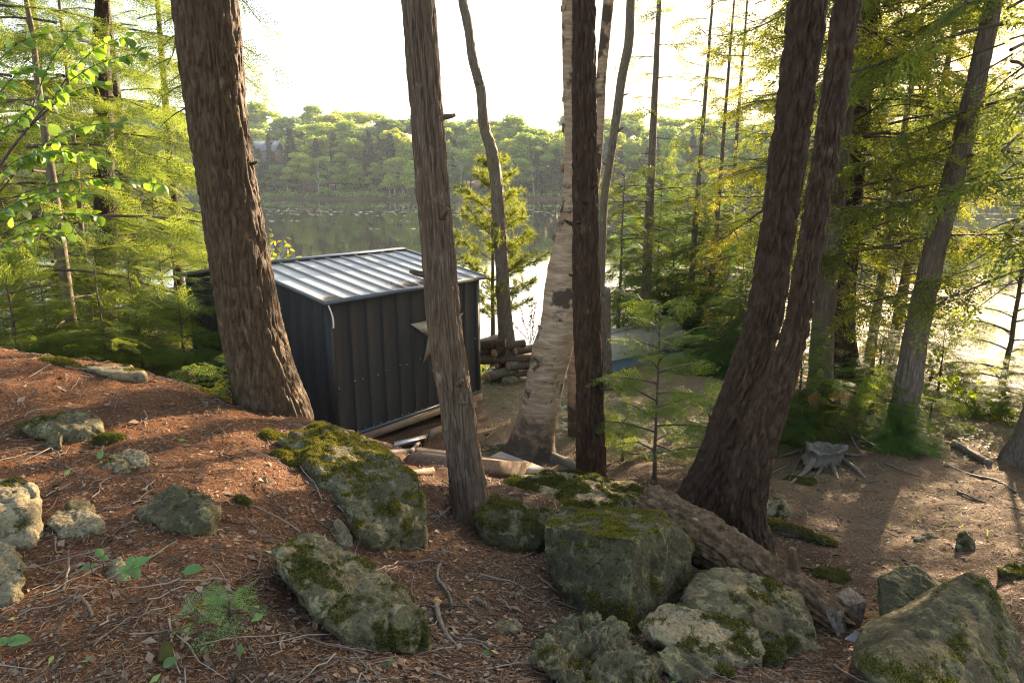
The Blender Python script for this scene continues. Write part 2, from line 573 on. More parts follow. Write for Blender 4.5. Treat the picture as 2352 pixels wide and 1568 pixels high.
def axis_grid(segs):
    out = [np.arange(a, b, s) for a, b, s in segs]
    return np.unique(np.round(np.concatenate(out), 4))

gx = axis_grid([(-700, -200, 50), (-200, -40, 8), (-40, -14, 1.5), (-14, -7, .2), (-7, 7.5, .06), (7.5, 16, .2), (16, 40, 1.5), (40, 200, 8), (200, 701, 50)])
gy = axis_grid([(-60, -8, 6), (-8, 1, .35), (1, 7.5, .055), (7.5, 13, .10), (13, 24, .2), (24, 60, 3), (60, 140, 8), (140, 280, 3), (280, 600, 20)])
GX, GY = np.meshgrid(gx, gy)
GZ = ground_z(GX, GY)
V = np.stack([GX, GY, GZ], -1).reshape(-1, 3)
nx, ny = len(gx), len(gy)
i = (np.arange(ny - 1)[:, None] * nx + np.arange(nx - 1)[None]).reshape(-1)
F = np.stack([i, i + 1, i + nx + 1, i + nx], -1)

def gauss_patch(x, y, c, r):
    return np.exp(-(((x - c[0]) ** 2 + (y - c[1]) ** 2) / r ** 2))

green = np.zeros(len(V))
for (px, py, r, a) in [(1450, 950, 1.6, .75), (1150, 900, 1.2, .6), (1600, 1000, 1.1, .6), (1850, 1090, .5, .55), (1300, 1000, .9, .4), (1880, 1320, .35, .5)]:
    c = G(px, py)
    green = np.maximum(green, a * gauss_patch(V[:, 0], V[:, 1], c, r))
green = np.maximum(green, sstep(150, 170, V[:, 1]) * 0.9)
red = sstep(0.2, -1.8, V[:, 0]) * sstep(9, 6.5, V[:, 1])

m, nt, b = new_mat('forest_floor')
v = coords(nt)
n1 = noise(nt, v, 2.2, 5, 0.6)
n2 = noise(nt, v, 55, 5, 0.7)
n3 = noise(nt, v, 160, 3, 0.7)
c = ramp(nt, n2, [(0.28, (0.036, 0.020, 0.011)), (0.5, (0.105, 0.058, 0.032)), (0.72, (0.22, 0.135, 0.078))])
cr = ramp(nt, n2, [(0.28, (0.046, 0.020, 0.009)), (0.5, (0.155, 0.061, 0.023)), (0.72, (0.31, 0.14, 0.055))])
c = mix(nt, attr(nt, 'red'), c, cr)
c = mix(nt, maprange(nt, n1, 0.42, 0.68, 0, 0.55), c, (0.050, 0.032, 0.021))
cs = ramp(nt, n2, [(0.28, (0.090, 0.058, 0.034)), (0.5, (0.20, 0.136, 0.082)), (0.72, (0.34, 0.25, 0.16))])
c = mix(nt, attr(nt, 'soil'), c, cs)
cg = ramp(nt, n2, [(0.3, (0.035, 0.038, 0.013)), (0.7, (0.115, 0.105, 0.040))])
gm = nt.nodes.new('ShaderNodeMath')
gm.operation = 'MULTIPLY'
nt.links.new(attr(nt, 'green'), gm.inputs[0])
nt.links.new(maprange(nt, noise(nt, v, 3.5, 5, 0.65), 0.40, 0.58), gm.inputs[1])
c = mix(nt, gm.outputs[0], c, cg)
nt.links.new(c, b.inputs['Base Color'])
b.inputs['Roughness'].default_value = 0.92
b.inputs['Specular IOR Level'].default_value = 0.15
ad = nt.nodes.new('ShaderNodeMath')
ad.operation = 'ADD'
nt.links.new(n2, ad.inputs[0])
nt.links.new(n3, ad.inputs[1])
bump(nt, b, ad.outputs[0], 0.8, 0.02)
M['floor'] = m
soil = sstep(6.6, 9.0, V[:, 1]) * sstep(-1.2, .4, V[:, 0]) * sstep(60, 40, V[:, 1])
soil = np.maximum(soil, .55 * sstep(2.0, 3.4, V[:, 0]) * sstep(4.2, 5.5, V[:, 1]) * sstep(60, 40, V[:, 1]))
g = obj('ground', V, F, M['floor'], smooth=True, attrs={'green': green, 'red': red, 'soil': soil})
tag(g, 'forest floor of brown needles sloping down to the lake', 'ground', kind='structure')

# ------------------------------------------------------------------ lake
m, nt, b = new_mat('lake_water')
b.inputs['Base Color'].default_value = (0.012, 0.014, 0.008, 1)
b.inputs['Roughness'].default_value = 0.025
b.inputs['IOR'].default_value = 1.333
b.inputs['Specular IOR Level'].default_value = 0.5
w1 = noise(nt, coords(nt, (0.35, 1.6, 1)), 1.1, 3, 0.5)
w2 = noise(nt, coords(nt, (0.05, 0.16, 1)), 1.0, 2, 0.5)
mm = nt.nodes.new('ShaderNodeMath')
mm.operation = 'MULTIPLY'
nt.links.new(w1, mm.inputs[0])
nt.links.new(maprange(nt, w2, 0.35, 0.7, 0.15, 1.0), mm.inputs[1])
bump(nt, b, mm.outputs[0], 0.10, 0.06)
M['water'] = m
V, F = np.array([(-700, 9.5, 0), (700, 9.5, 0), (700, 260, 0), (-700, 260, 0)], float), np.array([[0, 1, 2, 3]])
o = obj('lake_water', V, F, M['water'])
tag(o, 'still dark lake with white sky reflections', 'lake', kind='structure')

# lily pads: flat notched discs in drifts
T = []
rp = np.random.default_rng(5)
M['lily'] = mat_island('lily', [(0, (0.16, 0.18, 0.07)), (1, (0.30, 0.31, 0.14))], 0.25, 0.6)
for k in range(62):
    if k < 46:
        cy = rp.uniform(88, 158)
        cx = rp.uniform(-0.40, 0.10) * cy
    else:
        cy = rp.uniform(66, 150)
        cx = rp.uniform(-0.42, 0.75) * cy
    ln = rp.uniform(4, 15)
    for j in range(rp.integers(9, 30)):
        x, y = cx + rp.normal(0, ln * .5), cy + rp.normal(0, 1.1)
        r = rp.uniform(.16, .36)
        a = np.linspace(0.3, 2 * np.pi - 0.1, 8) + rp.uniform(0, 6)
        ring = np.stack([x + r * np.cos(a), y + r * np.sin(a), np.full(8, .012 + rp.uniform(0, .02))], -1)
        ctr = np.array([x, y, 0.012])
        for q in range(7):
            T.append([ctr, ring[q], ring[q + 1]])
V, F = soup(T)
o = obj('lily_pads', V, F, M['lily'])
tag(o, 'pale drifts of lily pads floating on the far half of the lake', 'lily pads', kind='stuff')
# ------------------------------------------------------------------ foliage generators
def frond(r, L=0.42, n=9, w=0.17, leaf=0.022, lw=0.010, ang=55, droop=0.18, step=None):
    """flat lacy spray along +x: side twigs carrying small leaves; triangle soup"""
    step = step or leaf * 0.62
    T = []
    def twig(p0, d, ln, lat, s):
        m = max(2, int(ln / step))
        for k in range(m):
            t = (k + .3) / m
            p = p0 + d * ln * t + np.array([0, 0, -droop * 0.6 * ln * t * t])
            for sg in (-1, 1):
                dd = d * 0.75 + lat * sg * 0.75 + np.array([0, 0, r.uniform(-.35, .25)])
                l = leaf * s * r.uniform(.75, 1.2)
                q = p + dd * l
                e = d * lw * s * 0.9
                T.append([p - e * .5, p + e * .5, q])
    ax = np.array([1.0, 0, 0])
    ca, sa = math.cos(rad(ang)), math.sin(rad(ang))
    for k in range(n):
        t = (k + 0.4) / n
        p0 = np.array([L * t, 0, -droop * L * t * t])
        for sg in (-1, 1):
            d = np.array([ca, sg * sa, r.uniform(-.22, .06)])
            d = d / np.linalg.norm(d)
            lat = np.array([-d[1], d[0], 0])
            ln = w * (1 - t) ** 0.75 * r.uniform(.7, 1.15) + 0.025
            twig(p0, d, ln, lat, 1 - 0.25 * t)
    twig(np.array([L * .88, 0, -droop * L * .8]), ax, L * .16, np.array([0, 1.0, 0]), .8)
    # axis
    for k in range(3):
        a, c = k / 3, (k + 1) / 3
        p, q = np.array([L * a, 0, -droop * L * a * a]), np.array([L * c, 0, -droop * L * c * c])
        e = np.array([0, 0.0022, 0])
        T.append([p - e, p + e, q])
    return np.array(T)

def cedar_spray(r, L=0.30, leaf=0.030):
    T = []
    n = 7
    for k in range(n):
        t = (k + .3) / n
        p0 = np.array([L * t, 0, -.25 * L * t * t])
        for sg in (-1, 1):
            a = rad(r.uniform(28, 50))
            d = np.array([math.cos(a), sg * math.sin(a), r.uniform(-.35, .15)])
            ln = L * .42 * (1 - t) ** .6 * r.uniform(.6, 1.2) + .03
            m = max(2, int(ln / (leaf * .7)))
            for j in range(m):
                p = p0 + d * ln * (j / m)
                a2 = r.uniform(-.7, .7)
                e = np.array([d[0] * math.cos(a2) - d[1] * math.sin(a2), d[0] * math.sin(a2) + d[1] * math.cos(a2), d[2] + r.uniform(-.3, .3)])
                lat = np.array([-e[1], e[0], r.uniform(-.4, .4)])
                q = p + e * leaf * r.uniform(.8, 1.3)
                T.append([p, p + e * leaf * .5 + lat * leaf * .26, q])
                T.append([p, q, p + e * leaf * .5 - lat * leaf * .26])
    return np.array(T)

def pine_tuft(r, L=0.115, n=30, w=0.009):
    T = []
    for k in range(n):
        d = np.array([r.uniform(.15, 1), r.normal(0, .55), r.normal(0, .55)])
        d /= np.linalg.norm(d)
        p = np.array([r.uniform(-.05, .03), 0, 0])
        e = np.cross(d, r.normal(size=3))
        e /= np.linalg.norm(e)
        T.append([p - e * w * .5, p + e * w * .5, p + d * L * r.uniform(.75, 1.1)])
    return np.array(T)

_r = np.random.default_rng(3)
FR = {
    'fine': [frond(_r, .30, 10, .13, .019, .009, step=.012) for _ in range(5)],
    'mid': [frond(_r, .44, 8, .19, .038, .019, step=.026) for _ in range(6)],
    'feath': [frond(_r, .30, 8, .13, .036, .018, step=.021) for _ in range(5)],
    'tiny': [frond(_r, .085, 6, .036, .012, .006, step=.008) for _ in range(4)],
    'coarse': [frond(_r, .50, 8, .23, .058, .030, step=.036) for _ in range(6)],
    'cedar': [cedar_spray(_r, .34, .046) for _ in range(6)],
    'cedar_fine': [cedar_spray(_r, .30, .034) for _ in range(6)],
    'pine': [pine_tuft(_r) for _ in range(6)],
}

def place(kind, items):
    """items: list of (pos, dir, normal, scale) -> triangle soup"""
    vs_ = FR[kind]
    if not items:
        return np.zeros((0, 3, 3))
    pos = np.array([q[0] for q in items])
    d = np.array([q[1] for q in items])
    d /= np.linalg.norm(d, axis=1)[:, None]
    n = np.array([q[2] for q in items])
    n = n - d * (n * d).sum(1)[:, None]
    n /= np.linalg.norm(n, axis=1)[:, None] + 1e-9
    l = np.cross(n, d)
    s = np.array([q[3] for q in items])
    R = np.stack([d, l, n], -1) * s[:, None, None]
    out = []
    for k, v in enumerate(vs_):
        sel = np.arange(k, len(items), len(vs_))
        if len(sel):
            q = np.einsum('nij,tvj->ntvi', R[sel], v) + pos[sel][:, None, None]
            out.append(q.reshape(-1, 3, 3))
    return np.concatenate(out)

UP = np.array([0, 0, 1.0])

def limb(r, p0, d, L, kind, tubes, items, lvl=0, droop=0.22, rad0=None, s0=0.28, gap=0.13, fs=1.0, bare=0.0, curl=0.0):
    """one limb with side limbs and sprays; adds to tubes and items"""
    d = np.asarray(d, float) / np.linalg.norm(d)
    k = 7 if lvl == 0 else 4
    s = np.linspace(0, 1, k)
    side = np.cross(d, UP)
    side /= np.linalg.norm(side) + 1e-9
    wob = np.cumsum(r.normal(0, .05, k)) * L * .5
    path = p0 + d * (s * L)[:, None] - UP * (droop * L * s ** 2 - curl * L * s ** 4)[:, None] + side * (wob * s)[:, None]
    r0 = rad0 or (min(0.007, .02 * L) + 0.008 * L)
    tubes.append(tube(path, r0 * (1 - .82 * s), 5 if lvl == 0 else 4, False))
    def at(t):
        x = t * (k - 1)
        i = min(int(x), k - 2)
        return path[i] * (1 - (x - i)) + path[i + 1] * (x - i), path[i + 1] - path[i]
    if lvl == 0 and L > 0.8:
        m = int(2 + L * 3.0)
        for q in range(m):
            t = .22 + .66 * (q + r.uniform(.1, .9)) / m
            pt, td = at(t)
            td /= np.linalg.norm(td)
            sg = 1 if q % 2 else -1
            a = rad(r.uniform(38, 62)) * sg
            sd = np.cross(UP, td)
            dd = td * math.cos(a) + sd * math.sin(a) + UP * r.uniform(-.18, .08)
            limb(r, pt, dd, L * r.uniform(.25, .42) * (1.15 - .6 * t), kind, tubes, items, 1, droop, r0 * .45, .15, gap, fs, bare)
    n = max(1, int(L * (1 - s0) / gap))
    for q in range(n + 1):
        t = s0 + (1 - s0) * (q / max(1, n)) * .97
        if r.random() < bare:
            continue
        pt, td = at(min(t, .999))
        td /= np.linalg.norm(td)
        sd = np.cross(UP, td)
        if q == n:
            a = r.uniform(-.2, .2)
        else:
            a = rad(r.uniform(30, 65)) * (1 if q % 2 else -1)
        dd = td * math.cos(a) + sd * math.sin(a) - UP * r.uniform(0, .25)
        nn = UP + r.normal(0, .45, 3)
        items.append((pt, dd, nn, fs * r.uniform(.7, 1.15)))

def conifer(seed, H, lo, nb, Lmax, prof, kind, el0=10, el1=40, droop=.22, gap=.13, fs=1.0, bare=0.0, dead=0, curl=0.0, lean=(0, 0), trunk_r=0.1):
    """branches and foliage of a straight tree whose foot is at the origin"""
    r = np.random.default_rng(seed)
    tubes, items = [], []
    for q in range(nb):
        t = lo + (1 - lo) * (q + r.uniform(0, 1)) / nb
        L = Lmax * prof((t - lo) / (1 - lo)) * r.uniform(.7, 1.15)
        az = q * 2.39996 + r.uniform(-.4, .4)
        el = rad(el0 + (el1 - el0) * t + r.uniform(-9, 9))
        d = np.array([math.cos(az) * math.cos(el), math.sin(az) * math.cos(el), math.sin(el)])
        p0 = np.array([lean[0] * t * H, lean[1] * t * H, t * H])
        limb(r, p0, d, max(L, .25 if kind != 'tiny' else .05), kind, tubes, items, 0, droop, None, .25, gap, fs, bare, curl)
    for q in range(dead):
        t = r.uniform(.05, lo + .35)
        az = r.uniform(0, 6.28)
        L = r.uniform(.4, 1.3)
        s = np.linspace(0, 1, 5)
        d = np.array([math.cos(az), math.sin(az), r.uniform(-.25, .2)])
        path = np.array([lean[0] * t * H, lean[1] * t * H, t * H]) + d * (s * L)[:, None] - UP * (.25 * L * s ** 2)[:, None] + np.cumsum(r.normal(0, .03, (5, 3)), 0) * L
        tubes.append(tube(path, .010 * (1 - .8 * s), 4, False))
    return join(tubes), soup(place(kind, items))

def simple_trunk(H, r0, r1, ns=10, n=14, seed=0, wob=.03, lean=(0, 0)):
    r = np.random.default_rng(seed)
    s = np.linspace(0, 1, n)
    path = np.stack([lean[0] * s * H + np.cumsum(r.normal(0, wob, n)) * .4 * (s > 0), lean[1] * s * H + np.cumsum(r.normal(0, wob, n)) * .4 * (s > 0), s * H - .25 * (s == 0)], -1)
    rr = r0 + (r1 - r0) * s + r0 * .7 * np.exp(-s * H / .35)
    return tube(path, rr, ns, True)

def tri_mesh(name, VF, mat, smooth=False):
    me = mesh_np(name, VF[0], VF[1], smooth)
    me.materials.append(mat)
    return me

# profiles
P_hem = lambda u: .35 + .75 * (1 - u) ** .8 if u > .06 else .8
P_cone = lambda u: (1 - u) ** .9 + .08
P_ced = lambda u: .5 + .6 * math.sin(math.pi * min(1, u * .9 + .12)) * (1 - .4 * u)
# ------------------------------------------------------------------ trunks
def bark_disp(kind, seed, flare=0.5, lobes=5, fl=0.32):
    def f(a, s, R):
        x, y = np.cos(a) * R, np.sin(a) * R
        out = R * flare * np.exp(-s / fl) * (0.55 + 0.45 * np.cos(lobes * a + seed * 1.7 + s))
        out = out + R * .07 * vnoise(np.stack([np.cos(a) * 1.3, np.sin(a) * 1.3, s * 1.1], -1), seed + 40)
        if kind == 'furrow':
            w = .35 * vnoise(np.stack([x * 9, y * 9, s * 5], -1), seed + 3)
            n = fbm(np.stack([x * 36 + w, y * 36 + w, s * 5.5 + w], -1), 2, seed)
            m = fbm(np.stack([x * 60, y * 60, s * 26], -1), 3, seed + 9)
            out = out - .026 * np.clip(1 - np.abs(n) * 1.9, 0, 1) ** 1.2 + .006 * m
        elif kind == 'plate':
            w = .5 * vnoise(np.stack([x * 9, y * 9, s * 8], -1), seed + 3)
            n = fbm(np.stack([x * 30 + w, y * 30 + w, s * 6.5 + w], -1), 2, seed)
            m = fbm(np.stack([x * 50, y * 50, s * 30], -1), 3, seed + 9)
            out = out - .028 * np.clip(1 - np.abs(n) * 1.8, 0, 1) ** 1.1 + .008 * m
        elif kind == 'string':
            tw = a + s * .25
            x, y = np.cos(tw) * R, np.sin(tw) * R
            n = fbm(np.stack([x * 46, y * 46, s * 2.6], -1), 3, seed)
            out = out - .017 * np.clip(1 - np.abs(n) * 1.8, 0, 1) ** 1.3 + .005 * fbm(np.stack([x * 110, y * 110, s * 14], -1), 2, seed + 5)
        elif kind == 'birch':
            n = fbm(np.stack([np.cos(a) * 1.4, np.sin(a) * 1.4, s * 26], -1), 3, seed)
            p = np.clip(vnoise(np.stack([np.cos(a) * 3, np.sin(a) * 3, s * 9], -1), seed + 4) - .45, 0, 1)
            out = out + .0025 * n + .03 * p * R / .2
        else:
            out = out + .05 * R * fbm(np.stack([x * 40, y * 40, s * 9], -1), 3, seed)
        return out
    return f

def px_trunk(pts, d, ext=6.0, taper=.55, sink=.3):
    """world path, bottom to top, radii and foot of a trunk from its picture points (top first)"""
    y0 = P(pts[-1][0], pts[-1][1], d)[1]
    W, Rr = [], []
    for (px, py, w) in pts[::-1]:
        p = PY(px, py, y0)
        dd = y0 / ray(px, py)[1]
        W.append(p)
        Rr.append(w / 2 * dd / FPX)
    W, Rr = np.array(W), np.array(Rr)
    foot = W[0].copy()
    foot[2] = gz(foot[0], foot[1])
    low = foot.copy()
    low[2] = min(foot[2], W[0][2]) - sink
    if W[0][2] - foot[2] > .08:
        print('trunk base above ground', pts[-1], round(W[0][2] - foot[2], 2))
    if foot[2] - W[0][2] > .08:
        print('trunk base buried', pts[-1], round(foot[2] - W[0][2], 2))
    W = np.concatenate([[low], W])
    Rr = np.concatenate([[Rr[0] * 1.05], Rr])
    if ext:
        dv = W[-1] - W[-3]
        dv /= np.linalg.norm(dv)
        dv = dv * .6 + UP * .4
        dv /= np.linalg.norm(dv)
        W = np.concatenate([W, [W[-1] + dv * ext * .5, W[-1] + dv * ext]])
        Rr = np.concatenate([Rr, [Rr[-1] * .8, Rr[-1] * taper]])
    return W, Rr, foot

def make_trunk(parent, pts, d, bark, mat, ns, n, seed, ext=6.0, flare=.35, lobes=5, name='trunk', fl=.3, foot=None):
    W, Rr, ft = px_trunk(pts, d, ext)
    q = interp_path(np.concatenate([W, Rr[:, None]], 1), n)
    Vt, Ft = tube(q[:, :3], q[:, 3], ns, True, bark_disp(bark, seed, flare, lobes, fl))
    return obj(name, Vt, Ft, mat, parent=parent, smooth=True), W, Rr

def foot_of(pts, d):
    W, Rr, ft = px_trunk(pts, d, 0)
    return ft

# shared crowns
HEM = []
for sd, H, nb in ((1, 13.0, 50), (2, 11.0, 46)):
    br, fo = conifer(sd, H, .03, nb, 2.5, P_hem, 'mid', -4, 22, .20, .165, 1.12, .04, 10)
    HEM.append((H, tri_mesh('hemlock_branches', br, M['branch']), tri_mesh('hemlock_foliage', fo, M['hemlock'])))
CED = []
for sd, H, nb, mt in ((5, 12.0, 52, 'cedar'), (6, 11.0, 50, 'cedar')):
    br, fo = conifer(sd, H, .10, nb, 1.9, P_ced, 'cedar', 2, 25, .42, .105, 1.05, .18, 40, .30)
    CED.append((H, tri_mesh('cedar_branches', br, M['branch']), tri_mesh('cedar_foliage', fo, M[mt])))
SPARSE = []
for sd, mt in ((15, 'cedar'), (16, 'cedar_lit_gold')):
    br, fo = conifer(sd, 12.0, .06, 40, 1.6, lambda u: 1.0 if u < .42 else .55, 'cedar', 0, 25, .42, .12, 1.0, .38, 60, .30)
    SPARSE.append((12.0, tri_mesh('cedar_branches', br, M['branch']), tri_mesh('cedar_foliage', fo, M[mt])))
CED.append((11.0, CED[1][1], CED[1][2].copy()))
CED[2][2].materials[0] = M['cedar_lit_gold']
br, fo = conifer(8, 8.0, .02, 26, 2.3, P_ced, 'mid', 0, 35, .25, .2, 1.0, .05)
HIGH = (8.0, tri_mesh('high_branches', br, M['branch']), tri_mesh('high_foliage', fo, M['hemlock']))
SAP = []
for sd in (11, 12, 13):
    br, fo = conifer(sd, 3.4, .04, 40, 1.15, P_cone, 'mid', 5, 45, .22, .10, .8)
    me_ = tri_mesh('sapling_foliage', fo, M['hemlock'])
    SAP.append((3.4, tri_mesh('sapling_branches', br, M['branch']), me_, me_))

THICK = []
for sd in (14, 17):
    br, fo = conifer(sd, 3.6, .03, 74, 1.15, P_cone, 'coarse', 0, 40, .25, .11, .72)
    tb_ = tri_mesh('thicket_branches', br, M['branch'])
    THICK.append((3.6, tb_, tri_mesh('thicket_foliage', fo, M['hemlock_far']), tri_mesh('thicket_foliage', fo, M['sapling_green'])))

def crown(parent, src, loc=(0, 0, 0), rotz=0.0, scale=1.0, tilt=(0, 0), sz=1.0, fol=2):
    rt = (tilt[0], tilt[1], rotz)
    child('branches', src[1], parent, loc, rt, (scale, scale, scale * sz))
    child('crown', src[fol], parent, loc, rt, (scale, scale, scale * sz))

def hero(name, label, pts, d, bark, mat, ns, n, seed, ext=6.0, flare=.35, lobes=5, high=None, fl=.3):
    t = thing(name, label, 'tree', foot_of(pts, d))
    tr, W, Rr = make_trunk(t, pts, d, bark, M[mat], ns, n, seed, ext, flare, lobes, fl=fl)
    if high:
        off, sc_ = high
        off += .25
        top = W[-1] - np.array(t.location)
        base = W[-3] - np.array(t.location)
        crown(t, HIGH, tuple(base + (top - base) * off), seed * 1.3, sc_)
    return t, W, Rr

T1, T1W, _R1 = hero('hemlock_tree', 'thick furrowed hemlock trunk leaning left in front of the dark shed', [(468,0,143),(502,300,135),(526,450,133),(550,600,136),(577,750,142),(605,870,150),(632,962,168)], 6.0, 'furrow', 'bark_hemlock', 160, 430, 1, 6.5, .22, 4, (.3, 1.0))
T2, T2W, _R2 = hero('cedar_tree', 'stringy brown cedar trunk standing in front of the metal star', [(960,0,78),(983,300,77),(995,450,78),(1008,600,78),(1020,750,79),(1048,934,76),(1069,1084,80),(1078,1150,90),(1080,1190,105)], 5.1, 'string', 'bark_cedar', 140, 340, 2, 6.5, .25, 5, (.35, .8))
T3, T3W, _R3 = hero('hemlock_tree', 'straight dark trunk directly in front of the leaning birch', [(1342,0,56),(1343,350,58),(1348,750,64),(1352,850,64),(1355,934,65),(1360,1104,70),(1362,1135,76)], 7.2, 'furrow', 'bark_dark', 96, 300, 3, 6.5, .15, 4, (.3, .9))

# double-stemmed dark tree
ptsR = [(1947,0,61),(1914,240,58),(1888,400,56),(1855,600,55),(1830,750,58),(1787,884,74),(1761,950,85),(1732,1049,88),(1709,1184,94),(1716,1270,118)]
ptsL = [(1857,0,90),(1832,190,84),(1804,400,82),(1775,600,80),(1750,750,84),(1713,870,88),(1688,934,90),(1650,1050,98),(1622,1120,112),(1612,1165,125)]
T4 = thing('twin_stem_tree', 'twin stemmed tree with dark scaly bark leaning right above the fallen log', 'tree', foot_of(ptsR, 5.25))
make_trunk(T4, ptsR, 5.25, 'plate', M['bark_dark'], 130, 370, 4, 6, .25, 4)
_, T4W, _ = make_trunk(T4, ptsL, 5.75, 'plate', M['bark_dark'], 130, 370, 5, 6, .25, 4)
crown(T4, HIGH, tuple(T4W[-2] - np.array(T4.location)), 2.2, .9)

T5, T5W, _R5 = hero('cedar_tree', 'grey cedar trunk leaning right with sunlit water behind it', [(2283,0,38),(2228,250,44),(2192,400,45),(2141,600,48),(2102,784,54),(2086,884,57),(2072,970,62),(2066,1024,72)], 9.0, 'string', 'bark_greycedar', 80, 260, 6, 5, .25, 5)
T6, T6W, _ = hero('cedar_tree', 'pale ridged cedar trunk with mossy flared foot behind the twin stems', [(1965,0,40),(1940,225,44),(1922,400,47),(1902,600,47),(1888,784,50),(1884,884,56),(1884,940,76)], 10.2, 'string', 'bark_greycedar', 80, 240, 7, 5, .5, 4, fl=.35)
T7, T7W, _ = hero('cedar_tree', 'dark trunk with a wide shaded foot behind the pale cedar', [(1998,0,42),(1978,250,42),(1955,500,42),(1940,700,46),(1938,800,54),(1945,870,70),(1950,900,95)], 11.8, 'furrow', 'bark_dark', 80, 220, 8, 5, .6, 4, fl=.45)
T9, T9W, _ = hero('cedar_tree', 'trunk cut off by the right edge of the picture', [(2560,300,52),(2480,600,56),(2410,850,62),(2375,990,70),(2352,1060,88)], 8.2, 'string', 'bark_greycedar', 80, 220, 9, 5, .4, 5)
T8, T8W, _R8 = hero('crooked_tree', 'slim crooked trunk rising just right of the straight dark one', [(1449,0,20),(1444,100,21),(1429,175,20),(1419,250,20),(1404,350,19),(1389,450,19),(1384,550,18),(1381,640,18),(1379,760,20),(1378,850,24)], 14.6, 'thin', 'bark_thin', 24, 140, 10, 4, .3, 4)
TT, TTW, _RT = hero('crooked_tree', 'slim wavy bare trunk standing beside the firewood pile', [(1062,0,20),(1075,60,22),(1085,130,22),(1095,170,23),(1105,210,23),(1112,290,24),(1130,350,28),(1143,450,30),(1150,560,31),(1157,700,33),(1163,780,38),(1165,830,44),(1165,868,58)], 14.0, 'string', 'bark_thin', 48, 240, 11, 4, .3, 5, (.5, .55))

# birch
m, nt, b = new_mat('bark_birch')
v1 = coords(nt, (3.5, 3.5, 22))
n1 = noise(nt, v1, 1.0, 5, 0.6)
n2 = noise(nt, coords(nt, (2.2, 2.2, 2.6)), 1.0, 5, 0.65)
n3 = noise(nt, coords(nt, (7, 7, 60)), 1.0, 3, 0.6)
c = ramp(nt, n1, [(0.3, (0.19, 0.115, 0.065)), (0.5, (0.30, 0.205, 0.125)), (0.72, (0.44, 0.335, 0.235))])
c = mix(nt, maprange(nt, n3, 0.60, 0.66, 0, .7), c, (0.09, 0.055, 0.035))
c = mix(nt, maprange(nt, n2, 0.545, 0.60), c, (0.06, 0.04, 0.026))
z = nt.nodes.new('ShaderNodeSeparateXYZ')
nt.links.new(nt.nodes.new('ShaderNodeTexCoord').outputs['Object'], z.inputs[0])
ad = nt.nodes.new('ShaderNodeMath')
ad.operation = 'ADD'
nt.links.new(z.outputs[2], ad.inputs[0])
nt.links.new(maprange(nt, n2, 0.3, 0.7, -.45, .45), ad.inputs[1])
c = mix(nt, maprange(nt, ad.outputs[0], 0.15, 0.5, 1, 0), c, mix(nt, n1, (0.035, 0.025, 0.016), (0.12, 0.085, 0.055)))
nt.links.new(c, b.inputs['Base Color'])
b.inputs['Roughness'].default_value = 0.7
b.inputs['Specular IOR Level'].default_value = 0.25
bump(nt, b, n1, .35, .012)
M['bark_birch'] = m
BI, BIW, BIR = hero('birch_tree', 'leaning birch with peeling pinkish bark and a mossy foot', [(1304,0,27),(1307,200,27),(1311,330,29),(1309,450,36),(1300,550,50),(1288,650,66),(1283,750,80),(1270,800,86),(1257,859,82),(1243,934,86),(1231,984,93),(1224,1024,108),(1220,1048,124)], 9.3, 'birch', 'bark_birch', 80, 420, 12, 4, .3, 5, (.4, .6))
make_trunk(BI, [(1400,-30,24),(1392,60,24),(1382,170,22),(1375,300,24),(1362,430,28),(1330,570,34)], 9.32, 'birch', M['bark_birch'], 40, 160, 13, 4, 0.0, 3, 'stem')
# curls of loose bark
rb = np.random.default_rng(8)
qb = interp_path(np.concatenate([BIW, BIR[:, None]], 1), 200)
for k in range(34):
    i = rb.integers(38, 150)
    a = rb.choice([rb.uniform(2.2, 3.9), rb.uniform(-.8, .9), rb.uniform(4, 5.6)])
    c0 = qb[i, :3]
    rr = qb[i, 3]
    nrm = np.array([math.cos(a), math.sin(a), 0])
    tg = np.array([-nrm[1], nrm[0], 0])
    wv, hv = rb.uniform(.02, .07), rb.uniform(.02, .06)
    ph = rb.uniform(.8, 2.2)
    Vq = []
    for s in np.linspace(0, 1, 5):
        off = nrm * (rr * 1.03 + wv * .55 * s * s * ph * .5) + tg * wv * (s - .3)
        for zz in (-hv, 0, hv):
            Vq.append(c0 + off + UP * zz * (1 - .25 * s) + nrm * abs(zz) * .1)
    idx = np.array([[r_ * 3 + q, r_ * 3 + 3 + q, r_ * 3 + 4 + q, r_ * 3 + 1 + q] for r_ in range(4) for q in range(2)])
    obj('bark_curl', np.array(Vq), idx, M['bark_birch'], parent=BI, smooth=True)

# snag (broken dead stump trunk)
sp = [(1393,668,20),(1392,720,22),(1392,780,24),(1393,850,27),(1395,893,34)]
SN = thing('dead_snag', 'tall broken off dead trunk standing in front of the upturned boat', 'dead tree', foot_of(sp, 13.0))
W, Rr, ft = px_trunk(sp, 13.0, 0)
q = interp_path(np.concatenate([W, Rr[:, None]], 1), 90)
def snag_disp(a, s, R):
    o = bark_disp('furrow', 14, .4, 4)(a, s, R)
    return o
Vt, Ft = tube(q[:, :3], q[:, 3], 40, True, snag_disp)
top = Vt[:, 2] > Vt[:, 2].max() - .06
Vt[top, 2] += .09 * vnoise(Vt[top] * np.array([14, 14, 0]), 5)
obj('trunk', Vt, Ft, M['bark_thin'], parent=SN, smooth=True)

